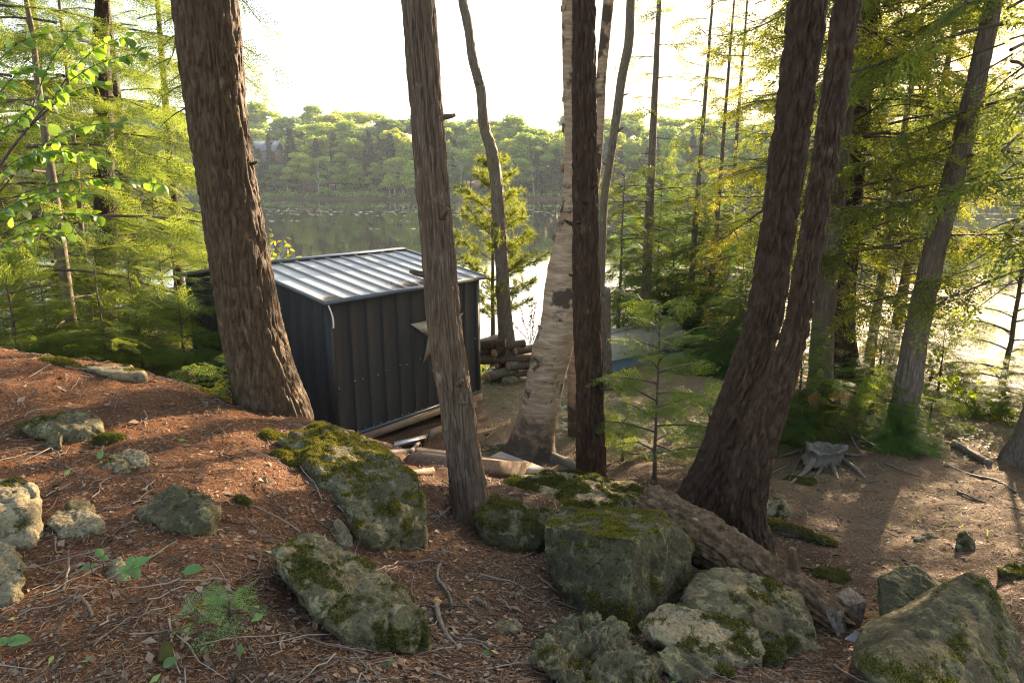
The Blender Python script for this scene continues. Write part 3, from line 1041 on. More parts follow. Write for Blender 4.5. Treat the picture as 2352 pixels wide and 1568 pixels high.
# ------------------------------------------------------------------ standing conifers left and right
def stand(name, label, foot, H, r0, src, rotz, lean=(0, 0), bark='bark_dark', sz=1.0, scale=1.0, fol=2, seed=0, group=None, ext=.35):
    foot = np.array([foot[0], foot[1], gz(foot[0], foot[1])])
    t = thing(name, label, 'tree', foot, group)
    tr = simple_trunk(H, r0, r0 * .18, 12, 26, seed, .012)
    me = tri_mesh('trunk', tr, M[bark], True)
    tl = (-lean[1], lean[0])
    child('trunk', me, t, (0, 0, -.1), (tl[0], tl[1], 0))
    s = H / src[0]
    crown(t, src, (0, 0, 0), rotz, scale, tl, s * sz / scale, fol)
    return t

def FT(px, py, d):
    p = P(px, py, d)
    return (p[0], p[1])

# left hemlocks
def left_hem(label, pts, d, H, src, rotz, scale, seed, ns=24):
    ft = foot_of(pts, d)
    t = thing('hemlock_tree', label, 'tree', ft)
    _, W, Rr = make_trunk(t, pts, d, 'furrow' if ns > 30 else 'thin', M['bark_dark' if ns > 30 else 'bark_thin'], ns, 160, seed, H, .3, 4)
    crown(t, src, (0, 0, 0), rotz, scale, (0.02, -.05))
    return t
left_hem('slim sunlit hemlock trunk nearest the left edge', [(60,0,11),(75,80,12),(86,180,14),(100,280,16),(114,370,18),(125,450,20),(135,520,22),(145,600,24),(158,700,24),(170,800,26),(173,830,30)], 9.0, 5.5, HEM[1], .4, .85, 21)
left_hem('broad dark hemlock trunk half hidden by foliage at the left', [(235,0,32),(232,90,36),(238,250,40),(240,400,44),(243,560,46),(238,700,48),(232,810,54)], 11.5, 8, HEM[0], 1.9, 1.0, 22, 50)
left_hem('thinnest of the three hemlock stems at the left', [(168,300,8),(180,430,10),(190,560,12),(205,680,14),(208,800,18)], 10.4, 3, SAP[0], 1.0, 1.3, 23)
lt = [(60, 800, 13.5, 0), (330, 800, 14.5, 1), (-140, 820, 10.5, 0), (420, 760, 17.0, 0), (160, 800, 16.0, 1)]
for k, (px, py, d, v_) in enumerate(lt):
    fx = FT(px, py, d)
    stand('hemlock_tree', ['hemlock deep in the foliage behind the slim left trunk', 'hemlock behind the broad left trunk with sprays reaching toward the shed', 'hemlock whose limbs reach in from the left edge', 'hemlock nearest the lake left of the thick leaning trunk', 'rearmost hemlock seen through the left foliage'][k],
          fx, 12 - k * .6, .14, HEM[v_], 1.1 * k + .5, (.01 * k, .01), 'bark_dark', seed=30 + k)
for k, (px, py, d, h) in enumerate([(330, 870, 8.6, 2.0), (430, 870, 9.6, 2.3), (40, 800, 7.6, 1.4), (250, 860, 8.0, 1.6), (390, 800, 12.0, 3.4), (110, 830, 8.3, 1.2), (500, 800, 13.5, 2.6)]):
    fx = FT(px, py, d)
    stand('hemlock_sapling', ['bright hemlock sapling behind the needle covered crest', 'hemlock sapling whose sprays touch the left shed wall', 'small hemlock sapling at the crest by the left edge', 'low hemlock sapling in front of the broad left trunk', 'taller hemlock sapling against the lake at the left', 'knee high hemlock sapling below the slim left trunk', 'hemlock sapling rising behind the left end of the shed'][k],
          fx, h, .02, SAP[k % 3], 2.0 * k, bark='branch', scale=.55 + .16 * h, fol=3, seed=50 + k)

# right-hand cedars by the shore
rt = [(1480, 760, 17.0, 10.5, .15, 0, 'straight dark cedar trunk behind the upturned boat'),
      (1578, 760, 18.0, 10.0, .10, 1, 'cedar just right of the one behind the boat'),
      (1662, 755, 18.6, 10.0, .09, 0, 'thin far cedar left of the twin stemmed tree'),
      (1722, 760, 15.6, 10.0, .15, 2, 'cedar tinted gold as if backlit, partly hidden by the twin stems'),
      (1420, 745, 16.4, 4.5, .05, 1, 'small pale cedar stem against the bright water by the boat'),
      (1625, 760, 17.2, 9.0, .09, 1, 'cedar in the gap between the two far shore cedars'),
      (1800, 800, 15.2, 9.5, .12, 0, 'cedar whose crown shows left of the twin stems top'),
      (1990, 850, 13.6, 9.0, .10, 2, 'cedar tinted gold as if backlit, behind the dark trunk with the wide foot'),
      (2040, 830, 14.0, 9.5, .12, 1, 'bushy cedar at the water between the dark trunk and the leaning one')]
for k, (px, py, d, H, r0, v_, lb) in enumerate(rt):
    stand('cedar_tree', lb, FT(px, py, d), H, r0, SPARSE[1 if v_ == 2 else 0] if k in (0, 1, 2, 3, 5) else CED[v_], .9 * k + .3, [(.0, .01), (.015, 0), (0, 0), (.055, 0), (0, 0), (.01, 0), (.05, 0), (.03, 0), (.05, 0)][k], 'bark_thin', seed=70 + k, scale=.95 if H > 6 else .6)
rs = [(1468, 758, 19.3, 4.8), (1600, 780, 18.4, 4.3), (1645, 790, 17.4, 4.0), (1690, 800, 16.8, 3.4), (1540, 765, 19.0, 4.8), (1700, 830, 14.6, 2.2), (1660, 845, 14.4, 1.1), (1505, 762, 19.2, 5.2), (1630, 770, 18.8, 4.8)]
for k, (px, py, d, h) in enumerate(rs):
    stand('hemlock_sapling', ['dense young hemlock just behind the boat bow', 'dense young hemlock right of the boat', 'young hemlock in the middle of the thicket', 'young hemlock at the right of the thicket', 'tallest young hemlock of the thicket behind the boat', 'low hemlock left of the twin stemmed tree', 'small hemlock at the front of the thicket', 'tall dark young hemlock left of the thicket middle', 'tall dark young hemlock at the back of the thicket'][k],
          FT(px, py, d), h, .03, THICK[k % 2], 1.7 * k, bark='branch', scale=.8 + .07 * h, seed=90 + k)
# crowns for the right cedars that show their limbs
crown(T5, CED[0], (0.1, 0, .6), 2.0, 1.05, (0, rad(14)), .9)
crown(T6, CED[1], (0, 0, .8), .7, .85, (0, rad(7)), .9)
crown(T7, CED[0], (0, 0, 1.0), 4.2, 1.0, (0, rad(5)), .9)
crown(T9, CED[1], (0, 0, 1.2), 3.2, 1.1, (0, rad(16)), .9)
rr_ = [(2290, 964, 11.2, 4.2, .05, 'slender hemlock sapling on the glittering bank at far right'),
       (2150, 930, 11.6, 1.5, .02, 'low hemlock sapling beside the sun glint'),
       (2010, 930, 11.2, 1.2, .02, 'hemlock sapling between the dark trunk and the leaning cedar'),
       (2062, 1040, 8.7, .6, .012, 'small hemlock hugging the foot of the leaning grey cedar'),
       (1830, 980, 9.6, 1.5, .02, 'hemlock sapling against the right side of the twin stems'),
       (1750, 935, 9.2, 1.2, .02, 'hemlock sapling left of the twin stems'),
       (2340, 990, 10.0, 1.2, .02, 'small hemlock at the right edge by the cut off trunk')]
for k, (px, py, d, h, r0, lb) in enumerate(rr_):
    stand('hemlock_sapling', lb, FT(px, py, d), h, r0, SAP[0] if k == 0 else THICK[k % 2], 2.1 * k, bark='branch', scale=(.5 + .12 * h) if k == 0 else (.28 + .28 * h), fol=3, seed=110 + k)
# cedars added past the right edge, mostly out of view, to cast shade
for k, (x, y, H) in enumerate([(10.8, 9.2, 12.5), (9.4, 7.0, 12)]):
    stand('cedar_tree', ['cedar added for shade on the bank beyond the right edge', 'cedar added for shade nearest the viewer beyond the right edge', 'cedar at the water behind the leaning grey trunk'][k],
          (x, y), H, .16, CED[k % 2], 1.3 * k, bark='bark_greycedar', seed=130 + k, scale=1.15)

# white pine sapling
r = np.random.default_rng(77)
tubes, items = [], []
for w_, (h, L) in enumerate([(1.3, .8), (1.6, 1.0), (2.0, 1.05), (2.45, 1.0), (2.95, .8), (3.4, .62), (3.85, .42), (4.25, .25)]):
    for q in range(6):
        az = q * 1.05 + w_ * .5 + r.uniform(-.25, .25)
        d = np.array([math.cos(az), math.sin(az), .25 + .08 * w_])
        Lq = L * r.uniform(.75, 1.1)
        s = np.linspace(0, 1, 6)
        path = np.array([0, 0, h]) + d * (s * Lq)[:, None] + UP * (.12 * Lq * s ** 2)[:, None]
        tubes.append(tube(path, .011 * (1 - .8 * s), 4, False))
        for t in np.linspace(.35, 1, int(2 + 6 * Lq)):
            p = np.array([0, 0, h]) + d * t * Lq + UP * .12 * Lq * t * t
            for e in range(2):
                dd = d * .7 + r.normal(0, .7, 3) * np.array([1, 1, .5]) + UP * .1
                items.append((p + dd * .03, dd, UP + r.normal(0, .3, 3), r.uniform(.9, 1.35)))
                if t < .9:
                    tubes.append(tube(np.array([p, p + dd / np.linalg.norm(dd) * .24]), .003, 3, False))
                    pp = p + dd / np.linalg.norm(dd) * r.uniform(.12, .26)
                    items.append((pp, dd, UP + r.normal(0, .3, 3), r.uniform(.9, 1.3)))
for e in range(8):
    items.append((np.array([0, 0, 4.55 + .05 * e]), np.array([r.normal(0, .3), r.normal(0, .3), 1]), X1, 1.2))
f = FT(1133, 826, 14.6)
PN = thing('pine_sapling', 'young white pine with yellow green tufts standing against the lake', 'tree', (f[0], f[1], gz(*f)))
child('trunk', tri_mesh('trunk', simple_trunk(4.7, .055, .012, 10, 20, 5, .008), M['bark_thin'], True), PN)
V, F = join(tubes)
child('branches', tri_mesh('pine_branches', (V, F), M['branch']), PN)
child('crown', tri_mesh('pine_foliage', soup(place('pine', items)), M['pine']), PN)

# feathery hemlock sapling in the middle ground
def feather(label, px, py, d, h, spread, nb, seed, lean=(0, 0), kind='feath', name='hemlock_sapling'):
    foot = P(px, py, d)
    foot[2] = gz(foot[0], foot[1])
    t = thing(name, label, 'sapling', foot)
    br, fo = conifer(seed, h, .12, nb, spread, lambda u: .95 * (1 - u) ** .7 + .1, kind, 8, 40, .12, .055 if kind != 'tiny' else .03, 1.0, lean=lean)
    me = tri_mesh('trunk', simple_trunk(h, .016 if h > .4 else .004, .004 if h > .4 else .001, 8, 16, seed, .008 * min(1, h), lean), M['branch'], True)
    child('trunk', me, t)
    child('branches', tri_mesh('feather_branches', br, M['branch']), t)
    child('crown', tri_mesh('feather_foliage', fo, M['sapling_green' if kind == 'feath' else 'seedling_leaf']), t)
    return t
feather('feathery hemlock sapling standing behind the upper end of the fallen log', 1503, 1092, 7.0, 1.8, .75, 24, 201, (-.02, 0))
feather('low hemlock sapling spreading behind the feathery one', 1625, 1030, 8.4, .8, .6, 12, 202)
feather('yellow lit hemlock seedling right of the straight dark trunk', 1430, 1060, 8.6, .55, .5, 9, 203)

# sprays that hang into the open sky beside the thick leaning trunk and over the water
def hanging(parent, limbs, seed, kind='mid', mat='hemlock', droop=.3, fs=.9):
    r = np.random.default_rng(seed)
    tubes, items = [], []
    for (a, b_) in limbs:
        a, b_ = P(*a), P(*b_)
        limb(r, a, b_ - a, float(np.linalg.norm(b_ - a)), kind, tubes, items, 0, droop, None, .25, .11, fs)
    V, F = join(tubes)
    obj('branches', V, F, M['branch'], parent=parent)
    V, F = soup(place(kind, items))
    obj('crown', V, F, M[mat], parent=parent)
hanging(T1, [((470, -60, 6.2), (620, 0, 6.9)), ((500, 60, 6.2), (560, 120, 7.4)), ((470, -40, 6.2), (420, 80, 7.4)), ((480, 90, 6.3), (410, 180, 7.6)), ((470, -90, 6.2), (570, -20, 6.4))], 301)
hanging(T4, [((1930, 60, 6), (2120, 30, 7)), ((1800, 400, 6.2), (1700, 330, 7.4)), ((1790, 470, 6.2), (1640, 500, 7.6)), ((1840, 250, 6.2), (1720, 170, 7.4))], 302, 'cedar_fine', 'cedar_lit_gold', .25, .8)

def stubs(tree, W, Rr, n, seed, mat, lo=1.0, hi=4.5):
    """short broken limbs and knots along a trunk"""
    r = np.random.default_rng(seed)
    q = interp_path(np.concatenate([W, Rr[:, None]], 1), 200)
    z0 = q[0, 2]
    idx = np.where((q[:, 2] > z0 + lo) & (q[:, 2] < z0 + hi))[0]
    for k in range(n):
        i = r.choice(idx)
        a = r.choice([r.uniform(-.5, .7), r.uniform(2.5, 3.7), r.uniform(3.9, 5.5)])
        d = np.array([math.cos(a), math.sin(a), r.uniform(-.1, .4)])
        L, r0 = r.uniform(.04, .14), r.uniform(.010, .022)
        p = q[i, :3] + d * q[i, 3] * .8
        s = np.linspace(0, 1, 5)
        pt = p + d * (s * L)[:, None] + UP * (.2 * L * s ** 2)[:, None]
        obj('stub', *tube(pt, r0 * np.array([1.7, 1.15, 1.0, .85, .6]), 10, True, bark_disp('thin', seed + k, 0, 3)), M[mat], parent=tree, smooth=True)
stubs(T2, T2W, _R2, 6, 401, 'bark_cedar')
stubs(T3, T3W, _R3, 7, 402, 'bark_dark')
stubs(T5, T5W, _R5, 8, 403, 'bark_greycedar')
stubs(T1, T1W, _R1, 3, 404, 'bark_hemlock')
stubs(TT, TTW, _RT, 7, 405, 'bark_thin', 1.5, 6)
stubs(T8, T8W, _R8, 6, 406, 'bark_thin', 1.5, 6)
# ------------------------------------------------------------------ shed
SA = 0.8754
e1 = np.array([math.cos(SA), math.sin(SA), 0])     # along the front wall, to the right
e2 = np.array([-math.sin(SA), math.cos(SA), 0])    # along the gable wall, to the back
N0 = np.array([-2.3507, 8.5378, 1.30])
LF, LG, HW, RZ = 2.83, 3.78, 1.90, 0.29
shed = thing('metal_shed', 'dark metal shed with ribbed walls and roof on a timber frame by the lake', 'shed', N0)

def sp_(s, t, z):
    return N0 + e1 * s + e2 * t + UP * z

def slab(a, b_, c, dvec, nrm, th):
    """plate with corners a,b,c,d pushed th along nrm"""
    q = np.array([a, b_, c, dvec])
    V = np.concatenate([q, q - nrm * th])
    F = np.array([[0, 1, 2, 3], [7, 6, 5, 4], [0, 4, 5, 1], [1, 5, 6, 2], [2, 6, 7, 3], [3, 7, 4, 0]])
    return V, F

def panel_wall(par, org, ax, nrm, L, n, top, m='dark_metal', seed=0):
    """vertical ribbed sheets: pan, raised rib, each sheet a part"""
    r = np.random.default_rng(seed)
    w = L / n
    for k in range(n):
        a0, a1 = k * w, (k + 1) * w
        # cross-section along ax: pan, shallow bead, rib
        prof = [(0, .0), (.009, .0), (.0095, .020), (.017, .020), (.0175, .002), (w * .55, .0035 + r.uniform(-.001, .001)), (w - .006, .002), (w, .0)]
        rows = []
        zs = 7
        for (s, o) in prof:
            for j in range(zs):
                hh = top(a0 + s) * j / (zs - 1)
                oo = o + (r.normal(0, .0008) if .05 < s < w - .02 and 0 < j < zs - 1 else 0)
                rows.append(org + ax * (a0 + s) + nrm * oo + UP * hh)
        Vp = np.array(rows)
        Fp = np.array([[i * zs + j, (i + 1) * zs + j, (i + 1) * zs + j + 1, i * zs + j + 1] for i in range(len(prof) - 1) for j in range(zs - 1)])
        o = obj('wall_panel', Vp, Fp, M[m], parent=par, smooth=False)

# core walls just inside the sheets
def core(a, ax, nrm, L, hgt, gable=False):
    q = [a, a + ax * L, a + ax * L + UP * hgt, a + UP * hgt]
    if gable:
        q = [a, a + ax * L, a + ax * L + UP * hgt, a + ax * L / 2 + UP * (hgt + RZ - .03), a + UP * hgt]
    q = np.array(q) - nrm * .012
    V = np.concatenate([q, q - nrm * .03])
    n = len(q)
    F = [np.array([list(range(n)), list(range(2 * n - 1, n - 1, -1))]), np.array([[i, n + i, n + (i + 1) % n, (i + 1) % n] for i in range(n)])]
    return obj('wall', V, F, M['dark_metal'], parent=shed)
hgt_f = HW - .02
W_f = core(sp_(.05, 0, 0), e1, -e2, LF - .1, hgt_f)
W_b = core(sp_(.05, LG, 0), e1, e2, LF - .1, hgt_f)
W_l = core(sp_(0, .05, 0), e2, -e1, LG - .1, hgt_f, True)
W_r = core(sp_(LF, .05, 0), e2, e1, LG - .1, hgt_f, True)
panel_wall(W_f, sp_(.06, 0, 0), e1, -e2, LF - .12, 10, lambda s: hgt_f, seed=1)
gab = lambda s: hgt_f + (RZ - .04) * (1 - abs((s + .06) / (LG / 2) - 1))
panel_wall(W_l, sp_(0, LG - .06, 0), -e2, -e1, LG - .12, 14, lambda s: gab(LG - .12 - s), seed=2)
panel_wall(W_r, sp_(LF, .06, 0), e2, e1, LG - .12, 14, gab, seed=3)
panel_wall(W_b, sp_(LF - .06, LG, 0), -e1, e2, LF - .12, 10, lambda s: hgt_f, seed=4)
for (s, t) in ((0, 0), (LF, 0), (0, LG), (LF, LG)):
    ss, tt = (1 if s else -1), (1 if t else -1)
    c = sp_(s, t, hgt_f / 2)
    parts = [box(c - e1 * ss * .03 + e2 * tt * .012, e1, e2, UP, .045, .006, hgt_f / 2), box(c - e2 * tt * .03 + e1 * ss * .0135, e1, e2, UP, .006, .045, hgt_f / 2 + .001)]
    obj('corner_trim', *join(parts), M['dark_metal'], parent=shed)
# base flashing and eave trim
for (a, ax, nr, L) in ((sp_(0, 0, 0), e1, -e2, LF), (sp_(0, 0, 0), e2, -e1, LG), (sp_(LF, 0, 0), e2, e1, LG)):
    c = a + ax * L / 2 + nr * .022 + UP * .012
    obj('base_flashing', *box(c, ax, nr, UP, L / 2 + .02, .012, .022), M['trim_metal'], parent=shed)
# roof: two slopes of ribbed sheets
OV, OVG = .07, .09
n_s = 11
for side in (0, 1):
    d_in = e2 if side == 0 else -e2
    eave = (sp_(0, 0, HW) if side == 0 else sp_(0, LG, HW)) - d_in * OV - UP * OV * RZ / (LG / 2)
    run = LG / 2 + OV
    sl = d_in * run + UP * (RZ * run / (LG / 2))
    up = np.cross(e1, sl) if side == 0 else np.cross(sl, e1)
    up /= np.linalg.norm(up)
    a0 = eave - e1 * OVG
    Lr = LF + 2 * OVG
    V, F = slab(a0, a0 + e1 * Lr, a0 + e1 * Lr + sl, a0 + sl, up, .02)
    RD = obj('roof', V, F, M['roof_metal_skylit'], parent=shed)
    w = Lr / n_s
    rr = np.random.default_rng(40 + side)
    for k in range(n_s):
        prof = [(0.004, .004), (.004, .030), (.022, .030), (.030, .006), (w * .5, .005), (w - .001, .004)]
        zs = 6
        rows = []
        for (s, o) in prof:
            for j in range(zs):
                oo = o + (rr.normal(0, .0018) if .04 < s < w - .02 else 0)
                rows.append(a0 + e1 * (k * w + s) + sl * (.004 + .99 * j / (zs - 1)) + up * oo)
        Fp = np.array([[i * zs + j, (i + 1) * zs + j, (i + 1) * zs + j + 1, i * zs + j + 1] for i in range(len(prof) - 1) for j in range(zs - 1)])
        obj('roof_panel', np.array(rows), Fp, M['roof_metal_skylit'], parent=RD)
    ce = a0 + e1 * Lr / 2 - UP * .004
    obj('eave_trim', *box(ce - d_in * .012, e1, d_in, UP, Lr / 2 + .012, .014, .026), M['trim_metal'], parent=RD)
    for s in (-.012, Lr + .012):
        c = a0 + e1 * s + sl / 2 + up * .006
        sn = sl / np.linalg.norm(sl)
        obj('rake_trim', *box(c, e1, sn, up, .010, np.linalg.norm(sl) / 2 + .01, .026), M['trim_metal'], parent=RD)
c = sp_(LF / 2, LG / 2, HW + RZ + .028)
for side in (-1, 1):
    sn = e2 * side - UP * RZ / (LG / 2)
    sn /= np.linalg.norm(sn)
    u_ = UP + e2 * side * RZ / (LG / 2)
    u_ /= np.linalg.norm(u_)
    obj('ridge_cap', *box(c + sn * .05 + UP * .012, e1, sn, u_, LF / 2 + OVG + .02, .055, .006), M['trim_metal'], parent=shed)
# screws
rs_ = np.random.default_rng(6)
def screw(p, n_):
    a = np.cross(n_, UP)
    obj('screw', *box(p + n_ * .006, a, UP, n_, .0055, .0055, .006), M['screw'], parent=W_f)
for k in range(21):
    s = .1 + (LF - .2) * k / 20
    screw(sp_(s, -.012, .05 + rs_.uniform(-.008, .008)), -e2)
    if k % 3 != 1:
        screw(sp_(s, -.008, .72 + .01 * k + rs_.uniform(-.02, .02)), -e2)
# loose white trim strip at the near corner
s = np.linspace(0, 1, 9)
pth = sp_(-.03, -.075, HW - .05) - UP * (s * .30)[:, None] + e1 * (.05 * np.sin(s * 2.2))[:, None] - e2 * (.02 * s)[:, None]
obj('trim_strip', *tube(pth, .010, 6), M['white_paint'], parent=shed)
# timber frame below
zb = -.075
obj('rim_joist', *box(sp_(LF / 2, .02, zb), e1, e2, UP, LF / 2 + .03, .02, .07), M['lumber'], parent=shed)
obj('rim_joist', *box(sp_(LF / 2, LG - .02, zb), e1, e2, UP, LF / 2 + .03, .02, .07), M['lumber'], parent=shed)
obj('rim_joist', *box(sp_(.02, LG / 2, zb - .002), e1, e2, UP, .02, LG / 2 - .045, .07), M['lumber'], parent=shed)
obj('rim_joist', *box(sp_(LF + .008, LG / 2, zb - .002), e1, e2, UP, .02, LG / 2 - .045, .07), M['lumber'], parent=shed)
for t in np.linspace(.6, LG - .6, 5):
    obj('floor_joist', *box(sp_(LF / 2, t, zb - .004), e1, e2, UP, LF / 2 - .05, .019, .065), M['lumber'], parent=shed)
obj('floor', *box(sp_(LF / 2, LG / 2, -.02 + .012), e1, e2, UP, LF / 2 - .03, LG / 2 - .05, .010), M['plywood'], parent=shed)
for (s, t) in ((.1, .10), (LF - .06, .10), (.1, LG - .1), (LF - .08, LG - .1), (LF / 2, LG / 2)):
    q = sp_(s, t, 0)
    zg = gz(q[0], q[1]) - .1
    top_ = N0[2] + zb - .07
    if top_ - zg > .04:
        c = np.array([q[0], q[1], (zg + top_) / 2 - .001])
        obj('post', *box(c, e1, e2, UP, .045, .045, (top_ - zg) / 2), M['lumber'], parent=shed)
# beam end that sticks out under the right corner
c = sp_(LF + .10, .30, zb - .17)
obj('beam', *box(c, e1, e2, UP, .26, .045, .075), M['lumber'], parent=shed)
# star
R_ = .577
sc0 = sp_(1.916, -.026, 1.197)
star = thing('metal_star', 'large pale five pointed metal star hung on the front wall of the shed', 'star', sc0)
tips, inn = [], []
for k in range(5):
    a = rad(90 + 72 * k)
    tips.append(sc0 + e1 * R_ * math.cos(a) + UP * R_ * math.sin(a))
    a = rad(126 + 72 * k)
    inn.append(sc0 + e1 * R_ * .382 * math.cos(a) + UP * R_ * .382 * math.sin(a))
ctr = sc0 - e2 * .11
for k in range(5):
    Vq = np.array([ctr, inn[k - 1], tips[k], inn[k], sc0])
    obj('star_arm', Vq, [np.array([[0, 1, 2], [0, 2, 3], [4, 2, 1], [4, 3, 2]])], M['star_metal'], parent=star)
# litter on the roof edge
r = np.random.default_rng(9)
def roof_pt(s, f):
    return sp_(s, f * LG / 2, HW + RZ * f + .012)
for k in range(16):
    s, f = r.uniform(.9, 2.0), r.uniform(.02, .16)
    p = roof_pt(s, f) + UP * .012
    a = r.uniform(0, 3.14)
    L = r.uniform(.05, .22)
    q = np.linspace(0, 1, 4)
    d = e1 * math.cos(a) + (e2 + UP * RZ / (LG / 2)) * math.sin(a) * .5
    pth = p + d * (q * L)[:, None] + np.cumsum(r.normal(0, .006, (4, 3)), 0) * np.array([1, 1, .3])
    o = obj('roof_twig', pth[:1] * 0 + tube(pth, .003, 4)[0], tube(pth, .003, 4)[1], M['branch'], loc=p)
    tag(o, 'thin brown twig lying on the low edge of the shed roof', 'twig', 'twigs on the shed roof')
T = []
for k in range(2200):
    s, f = (r.normal(1.65, .25), abs(r.normal(.03, .035))) if r.random() < .75 else ((r.uniform(0, LF), abs(r.normal(0, .12))) if r.random() < .5 else (r.normal(.07, .05), abs(r.normal(.02, .02))))
    p = roof_pt(np.clip(s, -.05, LF), min(f, .95)) + UP * r.uniform(.002, .016)
    a = r.uniform(0, 6.28)
    d = np.array([math.cos(a), math.sin(a), 0]) * r.uniform(.008, .025)
    e = np.array([-d[1], d[0], 0]) * .4
    T.append([p - d, p + e, p + d])
V, F = soup(T)
M['chips'] = mat_island('chips', [(0.0, (0.035, 0.022, 0.014)), (0.45, (0.12, 0.07, 0.04)), (0.8, (0.22, 0.14, 0.085)), (1.0, (0.36, 0.26, 0.17))], .85, .15)
tag(obj('roof_litter', V, F, M['chips']), 'drift of brown needles along the shed roof edge', 'litter', kind='stuff')

# things under and beside the shed
def plank(name, label, pts4, th, mat, cat='board', group=None):
    q = [np.array(p) for p in pts4]
    nrm = np.cross(q[1] - q[0], q[3] - q[0])
    nrm /= np.linalg.norm(nrm)
    if nrm[2] < 0:
        nrm = -nrm
    V, F = slab(q[0], q[1], q[2], q[3], nrm, th)
    c = V.mean(0)
    c[2] = V[:, 2].min()
    o = obj(name, V, F, M[mat], loc=c)
    return tag(o, label, cat, group)
def GL(px, py, dz):
    """point dz above the ground under that picture point"""
    p = G(px, py)
    # move toward the viewer so that the raised point stays on the same line of sight
    r_ = ray(px, py)
    return p + r_ * (dz / r_[2]) if dz else p
plank('old_plank', 'long weathered plank with a dark edge lying in front of the shed', [GL(938,1045,.16), GL(1205,1088,.20), GL(1225,1062,.20), GL(950,1024,.16)], .085, 'old_board')
plank('plywood_sheet', 'grey plywood offcut lying over the plank beside the birch', [GL(1085,1068,.19), GL(1150,1036,.16), GL(1268,1080,.18), GL(1190,1088,.20)], .022, 'plywood')
plank('lumber_offcut', 'short sawn block poking out under the weathered plank', [GL(928,1094,.07), GL(1000,1082,.07), GL(996,1072,.07), GL(926,1082,.07)], .05, 'old_board')
plank('metal_strip', 'shiny folded metal strip lying under the shed floor', [GL(905,1022,.06), GL(983,1003,.06), GL(982,996,.06), GL(905,1014,.06)], .012, 'galvanised', 'metal strip')
plank('dark_timber', 'dark leaning timber scrap under the shed', [GL(985,1012,.12), GL(1012,990,.15), GL(1018,975,.22), GL(990,985,.2)], .04, 'old_board', 'timber')
# ------------------------------------------------------------------ rocks
def ico_dirs(sub):
    bm = bmesh.new()
    bmesh.ops.create_icosphere(bm, subdivisions=sub, radius=1.0)
    V = np.array([v.co[:] for v in bm.verts])
    F = np.array([[v.index for v in f.verts] for f in bm.faces])
    bm.free()
    return V / np.linalg.norm(V, axis=1)[:, None], F
ICO = {s: ico_dirs(s) for s in (3, 4, 5, 6, 7)}

def hull_planes(pts):
    bm = bmesh.new()
    for p in pts:
        bm.verts.new(p)
    bmesh.ops.convex_hull(bm, input=bm.verts)
    bm.normal_update()
    out = [(np.array(f.normal[:]), np.array(f.verts[0].co[:])) for f in bm.faces]
    bm.free()
    return out

def vnormals(V, F):
    n = np.cross(V[F[:, 1]] - V[F[:, 0]], V[F[:, 2]] - V[F[:, 0]])
    N = np.zeros_like(V)
    for k in range(3):
        np.add.at(N, F[:, k], n)
    return N / (np.linalg.norm(N, axis=1)[:, None] + 1e-12)

def moss_blades(V, F, w, dens, r, size=.010):
    """tiny leaves on the faces where w (per vertex) is high"""
    a, b_, c = V[F[:, 0]], V[F[:, 1]], V[F[:, 2]]
    n = np.cross(b_ - a, c - a)
    A = np.linalg.norm(n, axis=1) / 2
    n = n / (2 * A[:, None] + 1e-12)
    fw = w[F].mean(1)
    pr = A * np.clip(fw, 0, 1) ** 1.2
    tot = pr.sum()
    k = int(min(dens * tot, 26000))
    if k < 3:
        return None
    sel = r.choice(len(F), k, p=pr / tot)
    u, v_ = r.random(k), r.random(k)
    fl = u + v_ > 1
    u[fl], v_[fl] = 1 - u[fl], 1 - v_[fl]
    p = a[sel] + (b_[sel] - a[sel]) * u[:, None] + (c[sel] - a[sel]) * v_[:, None]
    d = n[sel] + r.normal(0, .75, (k, 3))
    d /= np.linalg.norm(d, axis=1)[:, None]
    t = np.cross(d, r.normal(size=(k, 3)))
    t /= np.linalg.norm(t, axis=1)[:, None] + 1e-9
    L = size * r.uniform(.6, 1.5, k)[:, None]
    return soup(np.stack([p - t * L * .33 - d * L * .2, p + t * L * .33 - d * L * .2, p + d * L], 1))

